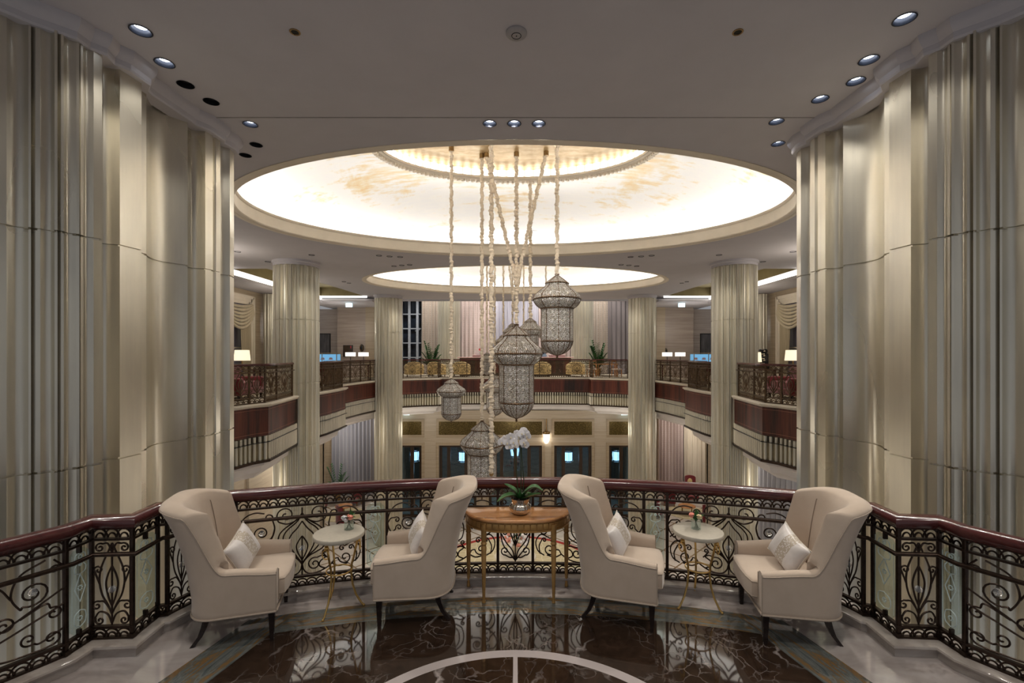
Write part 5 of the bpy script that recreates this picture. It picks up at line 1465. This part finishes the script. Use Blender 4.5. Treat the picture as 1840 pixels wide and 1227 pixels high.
for s_ in (-1, 1):
    nm = 'left' if s_ < 0 else 'right'
    # glazed pastry case with blue glow
    X = s_ * 8.5; d = 20.6
    t = thing('display_case', 'blue lit glass display case on the upper %s aisle by the column' % nm, 'display case', (X, d, ZU))
    b = MB(); b.box((0, 0, .46), (1.3, .6, .92), 0, .01); b.build('cabinet', M['mahogany'], t)
    b = MB(); b.box((0, 0, 1.10), (1.26, .56, .50)); b.build('glass_hood', M['pane'], t, smooth=False)
    b = MB()
    for z in (.86, 1.06, 1.30): b.box((0, .02, z), (1.18, .46, .02))
    b.box((0, .25, 1.09), (1.2, .02, .46))
    b.build('shelf', M['case_blue'], t, smooth=False)
    b = MB(); frame_xz(b, -.62, .62, .85, 1.35, -.28, .03, .03); b.box((0, -.28, 1.1), (.03, .03, .5)); b.build('hood_frame', M['silver'], t, smooth=False)
    for k in range(6):
        g = MB(); g.lathe([(.005, 0), (.10, 0), (.11, .02), (.06, .03), (.08, .07), (.05, .10), (.005, .11)], 14)
        o = g.build('pastry', M['rose_cream' if k % 2 else 'rose_pink'], None, loc=(X - .45 + .18 * k, d, ZU + (.87 if k % 2 else 1.07)))
        tag(o, 'pastry on a shelf of the blue lit display case on the upper %s' % nm, 'pastry', 'pastries in the %s display case' % nm)
    console((s_ * 8.15, 23.4, ZU), 1.6, .4, .80, 'narrow dark table with two white lamps on the upper %s floor' % nm)
    for k, dx in enumerate((-.28, .32)):
        table_lamp((s_ * 8.0 + dx * 1.1 * (1 if s_ > 0 else -1) , 23.4, ZU + .80), '%s of two white drum lamps on the narrow dark table, upper %s floor' % ('left one' if (k == 0) == (s_ > 0) else 'right one', nm), .50, .20, M['shade_w'], .42, 'white drum lamps', True)
    b = MB(); b.lathe([(.01, -.02), (.11, -.02), (.11, .02), (.01, .02)], 20)
    # exit signs
    p = (s_ * 8.75, 24.3, ZC - .42)
    t = thing('exit_sign', 'glowing white exit sign hanging under the upper %s aisle ceiling' % nm, 'exit sign', p)
    b = MB(); b.box((0, 0, 0), (.34, .05, .20), 0, .01); b.build('light_box', M['exit'], t)
    b = MB()
    for q in (-.12, .12): b.tube([(q, 0, .1), (q, 0, .18)], .008, 6)
    b.build('hanger', M['silver'], t)
    p = PX(926 + s_ * 197, 743, 26.6)
    t = thing('exit_sign', 'cyan exit sign on the lobby wall by the far %s column' % nm, 'exit sign', p)
    b = MB(); b.box((0, 0, 0), (.42, .06, .17), 0, .01); b.build('light_box', M['exit'], t)
    b = MB(); b.box((-.08, -.034, 0), (.12, .01, .12)); b.sphere((.06, -.034, .035), .022, 8, 6); b.tube([(.06, -.035, .02), (.05, -.035, -.02), (.09, -.035, -.05)], .012, 5); b.tube([(.05, -.035, -.02), (.02, -.035, -.05)], .012, 5); b.build('running_figure', M['exit_green'], t)
    # framed picture on the stone wall, oval plaque
    t = thing('framed_picture', 'tall dark framed picture on the upper %s stone wall beside the first column' % nm, 'picture', (s_ * -0 + s_ * 11.05, 26.4, 2.55))
    b = MB(); b.box((0, 0, 0), (.9, .03, 1.7)); b.build('canvas', M['painting'], t, smooth=False)
    b = MB(); frame_xz(b, -.44, .44, -.84, .84, 0, .05, .06); b.build('frame', M['blackmetal'], t, smooth=False)
    t = thing('wall_plaque', 'small dark oval plaque on the upper %s stone wall above the white lamps' % nm, 'plaque', (s_ * (8.95 if s_ < 0 else 8.75), 26.9, 2.62 if s_ < 0 else 2.40))
    b = MB(); b.sphere((0, 0, 0), .14, 18, 10, (.9, .25, 1.5)); b.build('body', M['blackmetal'], t)
    b = MB(); b.tube([(.10 * math.cos(a), -.03, .15 * math.sin(a)) for a in [2 * PI * k / 20 for k in range(20)]], .012, 5, True); b.build('rim', M['gold_dark'], t)
t = thing('hose_cabinet', 'dark fire hose cabinet with a red mark on the upper left stone wall', 'cabinet', (-9.75, 26.92, EYE + 7.5 * 26.9 / FPX))
b = MB(); b.box((0, 0, 0), (.50, .06, .62), 0, .01); b.build('door', M['door_wood'], t)
b = MB(); b.box((.17, -.034, .22), (.07, .01, .14)); b.build('red_mark', simple('red_sign', (.5, .03, .04), .5), t)
b = MB(); frame_xz(b, -.25, .25, -.31, .31, -.01, .025, .06); b.build('frame', M['blackmetal'], t)

# palms by the curtains
def palm(p, label, h, spread, seed, nf=16, pot=.45, mt='palm'):
    rnd = random.Random(seed)
    t = thing('potted_palm', label, 'potted plant', p)
    b = MB(); b.lathe([(.01, 0), (.16, 0), (.22, pot * .9), (.24, pot), (.20, pot), (.18, pot * .85), (.01, pot * .85)], 20); b.build('planter', M['gold_dark'], t)
    b = MB(); st = MB()
    for k in range(nf):
        a = 2 * PI * k / nf + rnd.random() * .5; el = .35 + .9 * rnd.random(); L = h * (.7 + .4 * rnd.random())
        pts = [Vector((0, 0, pot * .85))]
        for j in range(1, 7):
            u = j / 6; pts.append(Vector((spread * u * math.cos(a) * (.4 + .6 * math.cos(el)), spread * u * math.sin(a) * (.4 + .6 * math.cos(el)), pot * .85 + L * (u * math.sin(el) * 1.25 - .35 * u * u * math.cos(el)))))
        st.tube(pts, .008, 4)
        for j in range(1, 7):
            for s in (1, -1):
                q = pts[j]; dd = (pts[j] - pts[j - 1]).normalized(); sd = dd.cross(Vector((0, 0, 1)))
                if sd.length < .05: sd = Vector((1, 0, 0))
                sd.normalize(); tip = q + dd * .16 + sd * s * .17 + Vector((0, 0, -.03)); leaf(b, q, tip, .045, .01, n=4)
                q2 = (pts[j] + pts[j - 1]) / 2; leaf(b, q2, q2 + dd * .14 + sd * s * .18, .042, .01, n=4)
    st.build('stems', M['stem'], t); b.build('fronds', M[mt], t, angle=70)
    return t
palm((X31(775, 29.0), 29.0, ZU), 'green potted palm between the dark window and the left fluted pier', 1.5, .68, 1, 26)
palm((X31(1074, 29.0), 29.0, ZU), 'green potted palm right of the right fluted pier on the far balcony', 1.5, .66, 2, 26)

# seats on the far balcony
def tub_chair(label, p, rz, w=1.0, h=.86, mt='damask', back='cream_fabric', grp='gold damask tub chairs on the far balcony'):
    t = thing('tub_chair', label, 'armchair', p, rz, grp)
    b = MB(); rings = []
    n = 20
    for k in range(n + 1):
        a = PI + (PI) * k / n
        ring = []
        hh = h - (.22 * abs(math.cos(a)) ** 2)
        for r, z in ((w / 2, .14), (w / 2 + .01, hh - .06), (w / 2 - .03, hh), (w / 2 - .09, hh), (w / 2 - .12, hh - .05), (w / 2 - .12, .14)):
            ring.append((r * math.cos(a), -r * math.sin(a) * -.9, z))
        rings.append(ring)
    b.loft(rings, True, True); b.build('shell', M[mt], t, angle=50)
    b = MB(); b.box((0, .02, .30), (w * .74, w * .66, .28), 0, .06); b.build('seat_cushion', M[back], t)
    for sx in (1, -1):
        for sy in (1, -1):
            b = MB(); b.box((sx * w * .34, sy * w * .26, .07), (.05, .05, .14)); b.build('leg', M['ebony'], t, smooth=False)
    return t
base = None
for px, dd, rz, lb in ((744, 27.4, .2, 'gold damask tub chair on the far balcony, farthest left beside the column'), (785, 27.6, -.2, 'gold damask tub chair on the far balcony below the left palm'), (828, 27.9, .1, 'gold damask tub chair on the far balcony behind the small left lantern'),
                       (973, 27.9, .0, 'gold damask tub chair on the far balcony right of the largest lantern'), (1034, 27.9, -.1, 'gold damask tub chair on the far balcony below the right fluted pier')):
    p = ((px - 926) * dd / FPX, dd, ZU)
    if base is None: base = tub_chair(lb, p, rz, 1.15, .92)
    else: dup(base, p, rz, lb)
# buffet
bt = thing('buffet_counter', 'long dark buffet counter with a pinkish top in the middle of the far balcony', 'counter', (0, 29.0, ZU))
b = MB(); b.box((0, 0, 1.13), (7.2, 1.0, .06), 0, .02); b.build('counter_top', simple('pink_marble', (.46, .30, .29), .15), bt)
b = MB(); b.box((0, 0, .55), (6.9, .8, 1.1)); b.build('counter_body', M['door_wood'], bt, smooth=False)
b = MB()
for k in range(8): b.box((-3.05 + .87 * k, -.41, .58), (.62, .02, .8), 0, .005)
b.build('panel', M['rosewood'], bt)
for x, w, lb in ((-2.25, .8, 'pink tray on the left end of the buffet counter'), (2.6, 1.0, 'pink tray on the right half of the buffet counter')):
    b = MB(); b.box((0, 0, .05), (w, .5, .10), 0, .03); b.box((0, 0, .12), (w * 1.05, .55, .04), 0, .015)
    o = b.build('tray', simple('pink_tray', (.50, .33, .33), .3), None, loc=(x, 28.9, ZU + 1.16)); tag(o, lb, 'tray')
t = thing('fruit_bowl', 'white bowl with a red bloom on the left end of the buffet counter', 'bowl', (-2.35, 28.9, ZU + 1.30)); 
b = MB(); b.lathe([(.01, 0), (.08, 0), (.20, .20), (.22, .26), (.20, .26), (.06, .03), (.01, .03)], 20); b.build('bowl', M['white'], t)
b = MB(); rose(b, (.14, 0, .34), .10); b.build('red_flower', simple('red_bloom', (.5, .02, .03), .6), t)
t = thing('chafing_dish', 'steel blue urn standing on the buffet counter right of the largest lantern', 'urn', (1.75, 28.9, ZU + 1.16))
b = MB(); b.box((0, 0, .08), (.42, .34, .16), 0, .03); b.lathe([(.01, .16), (.17, .16), (.18, .36), (.14, .42), (.15, .46), (.08, .54), (.01, .55)], 20); b.build('body', simple('blue_steel', (.30, .42, .55), .25, .6), t)
b = MB(); b.sphere((0, 0, .57), .035, 10, 6); b.box((0, -.17, .27), (.12, .04, .12)); b.build('lid_knob', M['blackmetal'], t)
# wooden chairs and a dining table at the right end
def wood_chair(p, rz, label):
    t = thing('wooden_chair', label, 'chair', p, rz, 'wooden chairs on the far balcony')
    b = MB(); b.box((0, 0, .45), (.46, .46, .06), 0, .02); b.build('seat', M['cream_fabric'], t)
    for sx in (1, -1):
        for sy in (1, -1):
            b = MB(); hh = .98 if sy < 0 else .45; b.box((sx * .2, sy * .2, hh / 2), (.045, .045, hh)); b.build('leg', M['honey'], t, smooth=False)
    b = MB(); b.box((0, -.2, .93), (.44, .03, .10), 0, .01); b.box((0, -.2, .75), (.38, .03, .05), 0, .01); b.build('backrest', M['honey'], t)
    return t
w0 = wood_chair((X31(1063, 27.4), 27.4, ZU), 2.6, 'wooden chair on the far balcony, left of the two by the right column')
dup(w0, (X31(1108, 27.2), 27.2, ZU), -2.4, 'wooden chair on the far balcony, right of the two by the right column')
console((X31(1090, 28.0), 28.0, ZU), 1.2, .8, .76, 'small honey wood dining table between the two wooden chairs', 'honey', 'table')
# red sofas in the near corners of the upper floor
def sofa(p, rz, w, label, mt='red', grp=None):
    t = thing('sofa', label, 'sofa', p, rz, grp)
    b = MB(); b.box((0, -.34, .55), (w, .2, .75), 0, .07); b.build('backrest', M[mt], t)
    b = MB(); b.box((0, .05, .24), (w, .75, .20), 0, .03); b.build('base', M[mt], t)
    for s in (1, -1):
        b = MB(); b.box((s * (w / 2 - .1), .03, .44), (.2, .8, .40), 0, .07); b.build('armrest', M[mt], t)
    n = max(1, round(w / .7))
    for k in range(n):
        b = MB(); b.box((-w / 2 + .2 + (w - .4) / n * (k + .5), .08, .42), ((w - .42) / n, .62, .18), 0, .05); b.build('seat_cushion', M[mt], t)
    for sx in (1, -1):
        for sy in (-.3, .36):
            b = MB(); b.box((sx * (w / 2 - .1), sy, .07), (.06, .06, .14)); b.build('leg', M['ebony'], t, smooth=False)
    return t
sofa((-8.1, 13.5, ZU), -PI / 2 + .1, 1.5, 'red velvet sofa behind the nearest upper left railing')
sofa((8.1, 13.5, ZU), PI / 2 - .1, 1.5, 'red velvet sofa behind the nearest upper right railing')
for s_ in (-1, 1):
    tub = dup(base, (s_ * 8.1, 12.0, ZU), s_ * .6, 'gold damask tub chair behind the corner of the nearest upper %s railing' % ('left' if s_ < 0 else 'right'), 'gold damask tub chairs of the aisles')
    dup(base, (s_ * 8.3, 18.9, ZU), s_ * 1.2, 'gold damask tub chair on the upper %s aisle in front of the display case' % ('left' if s_ < 0 else 'right'), 'gold damask tub chairs of the aisles')

# ------------------------------------------------------------------ lobby below
curtain_obj(-12.6, -9.7, 31.6, ZG + .02, ZWT, M['cur_silver'], 'silvery drapes below the left balcony between the two columns', 11, .12)
curtain_obj(9.75, 11.5, 31.6, ZG + .02, ZWT, M['cur_pink'], 'rose beige sheer drapes below the right balcony', 8, .12)
curtain_obj(11.55, 13.0, 31.5, ZG + .02, ZWT, M['cur_cream'], 'cream drape below the right balcony beside the rose sheers', 5, .10)
curtain_obj(14.6, 19.2, 10.0, ZG + .02, ZWT, M['cur_silver'], 'grey drapes on the lobby side wall behind the far right armchair', 14, .07, side=True)
t = thing('framed_picture', 'red and orange picture on the lobby wall right of the nearer right column', 'picture', (10.05, 20.4, -2.9), -PI / 2)
b = MB(); b.box((0, 0, 0), (2.0, .04, 2.4)); b.build('canvas', M['painting_red'], t, smooth=False)
b = MB(); frame_xz(b, -1, 1, -1.2, 1.2, 0, .08, .08); b.build('frame', M['gold_dark'], t, smooth=False)
palm((-11.6, 30.1, ZG), 'tall potted palm in the lobby by the silvery drapes', 1.9, .8, 4, 14, .6)
# rug, centre table and flowers
b = MB(); b.lathe([(.01, 0), (4.0, 0), (4.0, .02), (.01, .02)], 96, (0, 0, 0)); o = b.build('round_rug', M['rug'], None, loc=(0, 20.5, ZG + .001)); tag(o, 'round gold rug with a red border at the middle of the lobby floor', 'rug')
t = thing('round_table', 'round pedestal table at the middle of the lobby rug', 'table', (0, 20.2, ZG + .021))
b = MB(); b.lathe([(.01, .76), (.9, .76), (.92, .79), (.9, .82), (.01, .82)], 48); b.build('table_top', M['stonetrim'], t)
b = MB(); b.lathe([(.01, 0), (.45, 0), (.45, .05), (.12, .12), (.10, .4), (.16, .6), (.10, .76), (.01, .76)], 24); b.build('pedestal', M['mahogany'], t)
t = thing('flower_arrangement', 'tall vase of white and pink flowers on the round lobby table', 'flower arrangement', (0, 20.2, ZG + .842))
b = MB(); b.lathe([(.01, 0), (.12, 0), (.08, .08), (.16, .35), (.20, .5), (.15, .55), (.01, .5)], 24); b.build('vase', M['silver'], t)
rnd = random.Random(9); g = MB(); f1 = MB(); f2 = MB()
for k in range(150):
    a = rnd.random() * 6.28; e = math.acos(rnd.random()); q = .62 * (.75 + .3 * rnd.random())
    c = (q * math.sin(e) * math.cos(a), q * math.sin(e) * math.sin(a), .62 + q * math.cos(e) * .9)
    if k % 3 == 0:
        leaf(g, (c[0] * .5, c[1] * .5, .6 + (c[2] - .6) * .5), (c[0] * 1.15, c[1] * 1.15, c[2]), .06, .02, n=5)
    (f1 if k % 5 else f2).sphere(c, .055 + .03 * rnd.random(), 8, 5)
g.build('leaves', M['leafgreen'], t); f1.build('white_blooms', M['petal'], t); f2.build('pink_blooms', M['rose_pink'], t)
# lobby seating
def lobby_chair(p, rz, label, h=1.66, grp='red high back chairs in the lobby'):
    t = thing('high_back_chair', label, 'armchair', p, rz, grp)
    b = MB(); b.box((0, .02, .36), (.7, .66, .22), 0, .05); b.build('seat', M['red'], t)
    b = MB(); rings = []
    for k in range(13):
        a = PI * k / 12
        rings.append([( .36 * math.cos(a) * 1.0, -.30 - .10 * math.sin(a) + dy, z) for dy, z in ((-.04, .3), (-.04, h - .12 + .12 * math.sin(a)), (.04, h - .12 + .12 * math.sin(a)), (.04, .3))])
    b.loft(rings, True, True); b.build('backrest', M['red'], t, angle=60)
    b = MB(); b.sphere((0, -.33, h - .4), .16, 14, 10, (1, .25, 1.3)); b.build('gold_motif', M['damask'], t)
    for s in (1, -1):
        b = MB(); b.box((s * .34, -.02, .58), (.08, .6, .10), 0, .03); b.box((s * .34, .24, .42), (.06, .06, .3)); b.build('armrest', M['gold_dark'], t)
    for sx in (1, -1):
        for sy in (1, -1):
            b = MB(); b.box((sx * .29, sy * .26, .13), (.05, .05, .26)); b.build('leg', M['gold_dark'], t, smooth=False)
    return t
r0 = lobby_chair(PX(1243, 900, 30.2), PI, 'red high back chair in the lobby, its top just above the handrail')
r0.location.z = ZG
for x, y, rz, lb in ((9.9, 29.6, 2.8, 'red chair in the lobby in front of the rose drapes, seen through the railing'), (11.0, 26.2, -.4, 'red chair in the lobby beside the cream drape, seen through the railing'), (8.6, 27.6, -1.2, 'red chair in the lobby nearest the far right column, seen through the railing'),
                     (-10.3, 29.7, 2.9, 'red chair in the lobby by the silvery drapes, seen through the railing'), (-9.6, 26.0, -.8, 'red chair in the lobby nearest to us on the left, seen through the railing')):
    dup(r0, (x, y, ZG), rz, lb, None, (1, 1, .74))
sofa((12.6, 28.0, ZG), 2.0, 2.0, 'red velvet lobby sofa on the right beyond the columns, seen through the railing')
sofa((-12.5, 28.2, ZG), -1.9, 2.0, 'red velvet lobby sofa on the left by the silvery drapes, seen through the railing')
b = MB(); b.lathe([(.01, 0), (1.25, 0), (1.25, .016), (.01, .016)], 64); o = b.build('round_rug', M['rug'], None, loc=(10.5, 28.2, ZG + .001)); o.scale = (1, 1, 1); tag(o, 'small round patterned rug among the red chairs on the right of the lobby', 'rug')
b = MB(); b.lathe([(.01, 0), (1.25, 0), (1.25, .016), (.01, .016)], 64); o = b.build('round_rug', M['rug'], None, loc=(-10.3, 27.8, ZG + .001)); tag(o, 'small round patterned rug among the red chairs on the left of the lobby', 'rug')
for s_, nm in ((-1, 'left'), (1, 'right')):
    t = thing('low_table', 'low round table on the small %s lobby rug' % nm, 'coffee table', (s_ * 10.4, 28.0, ZG + .018))
    b = MB(); b.lathe([(.01, .42), (.5, .42), (.5, .46), (.01, .46)], 32); b.build('table_top', M['honey'], t)
    for k in range(4):
        a = PI / 2 * k + .4; b = MB(); b.tube([(.38 * math.cos(a), .38 * math.sin(a), 0), (.38 * math.cos(a), .38 * math.sin(a), .42)], .03, 8); b.build('leg', M['gold_dark'], t)

# ================================================================== LIGHT
def point(loc, e, col=(1, .88, .70), r=.25):
    L = bpy.data.lights.new('fill_point', 'POINT'); L.energy = e; L.color = col; L.shadow_soft_size = r
    o = bpy.data.objects.new('fill_point', L); COL.objects.link(o); o.location = loc
def spot(loc, tgt, e, size=80, col=(1, .90, .76), r=.08, blend=.6):
    L = bpy.data.lights.new('aimed_spot', 'SPOT'); L.energy = e; L.spot_size = math.radians(size); L.spot_blend = blend; L.color = col; L.shadow_soft_size = r
    o = bpy.data.objects.new('aimed_spot', L); COL.objects.link(o); o.location = loc
    d = Vector(tgt) - Vector(loc); o.rotation_euler = d.to_track_quat('-Z', 'Y').to_euler()
# added fill points at lobby level, without fittings
for x in (-5.5, 0, 5.5): point((x, 24.0, ZU - 2.6), 58, (1, .92, .80), .5)
for s_ in (1, -1):
    point((s_ * 11.3, 29.0, ZU - 3.2), 180, (1, .94, .86), .5); point((s_ * 8.6, 20.0, ZU - 3.2), 110, (1, .92, .8), .5); point((s_ * 8.6, 13.5, ZU - 3.2), 70, (1, .92, .8), .5)
    # added fill points to brighten the upper aisles
    point((s_ * 9.2, 18.5, ZC - 1.2), 40, (1, .9, .76), .4); point((s_ * 9.4, 24.5, ZC - 1.6), 45, (1, .94, .86), .4); point((s_ * 8.6, 13.0, ZC - .9), 55, (1, .9, .76), .4)
# unseen spots added to brighten the far curtains and balcony
for x in (-5.5, -2.8, 0, 2.8, 5.5): spot((x, 28.6, ZU + 8.2), (x, 31, ZU + 1), 1300, 75, (1, .95, .88))
for x in (-5.0, -2.0, 2.0, 5.0): spot((x, 27.9, ZU + 8.2), (x, 26.9, ZU + .5), 900, 60, (1, .94, .85))
# vestibule, night side
point((0, YW + 2.5, ZG + 2.4), 40, (.6, .8, 1.0)); point((-5, YW + 2.5, ZG + 2.4), 25, (.6, .8, 1.0)); point((5, YW + 2.5, ZG + 2.4), 25, (.6, .8, 1.0))
# ring of small downlights around the domes, shining on columns and lobby floor
for s_ in (1, -1):
    spot((s_ * 6.0, 14.1, ZC - .03), (s_ * 6.9, 14.9, -4), 210, 100, (1, .93, .82), .1, 1.0); spot((s_ * 5.5, 22.6, ZC - .03), (s_ * 6.2, 23.4, -4), 180, 100, (1, .93, .82), .1, 1.0)
    spot((s_ * 3.0, 14.9, ZC - .03), (s_ * 3.0, 15.5, ZG), 900, 80)
for x, y in ((-2.6, 2.6), (2.6, 2.6), (-1.0, 1.6), (1.0, 1.6)): spot((x, y, ZC - .03), (x * .75, y + 1.3, 0), 125, 95, (1, .93, .83), .12, .8)  # unseen spots added above the landing to brighten the armchairs
for x in (-.337, -.014, .308): spot((x, 6.1, ZC - .04), (x * 3, 10.6, 2.5), 170, 70, (1, .95, .88))
w = bpy.data.worlds.new('World'); S.world = w; w.use_nodes = True
bg = w.node_tree.nodes['Background']; bg.inputs[0].default_value = (.95, .96, 1.0, 1); bg.inputs[1].default_value = .26

# ================================================================== CAMERA
cd = bpy.data.cameras.new('camera'); cam = bpy.data.objects.new('camera', cd); COL.objects.link(cam)
cam.location = (0, 0, EYE); cam.rotation_euler = (PI / 2, 0, 0)
cd.sensor_fit = 'HORIZONTAL'; cd.sensor_width = 36.0; cd.lens = 36.0 * FPX / 1840
cd.shift_x = -6 / 1840; cd.shift_y = 24.5 / 1840; cd.clip_end = 200; cd.clip_start = .05
S.camera = cam
S.view_settings.view_transform = 'Standard'; S.view_settings.look = 'None'; S.view_settings.exposure = 0.12; S.view_settings.gamma = 1.0
S.view_settings.use_curve_mapping = False
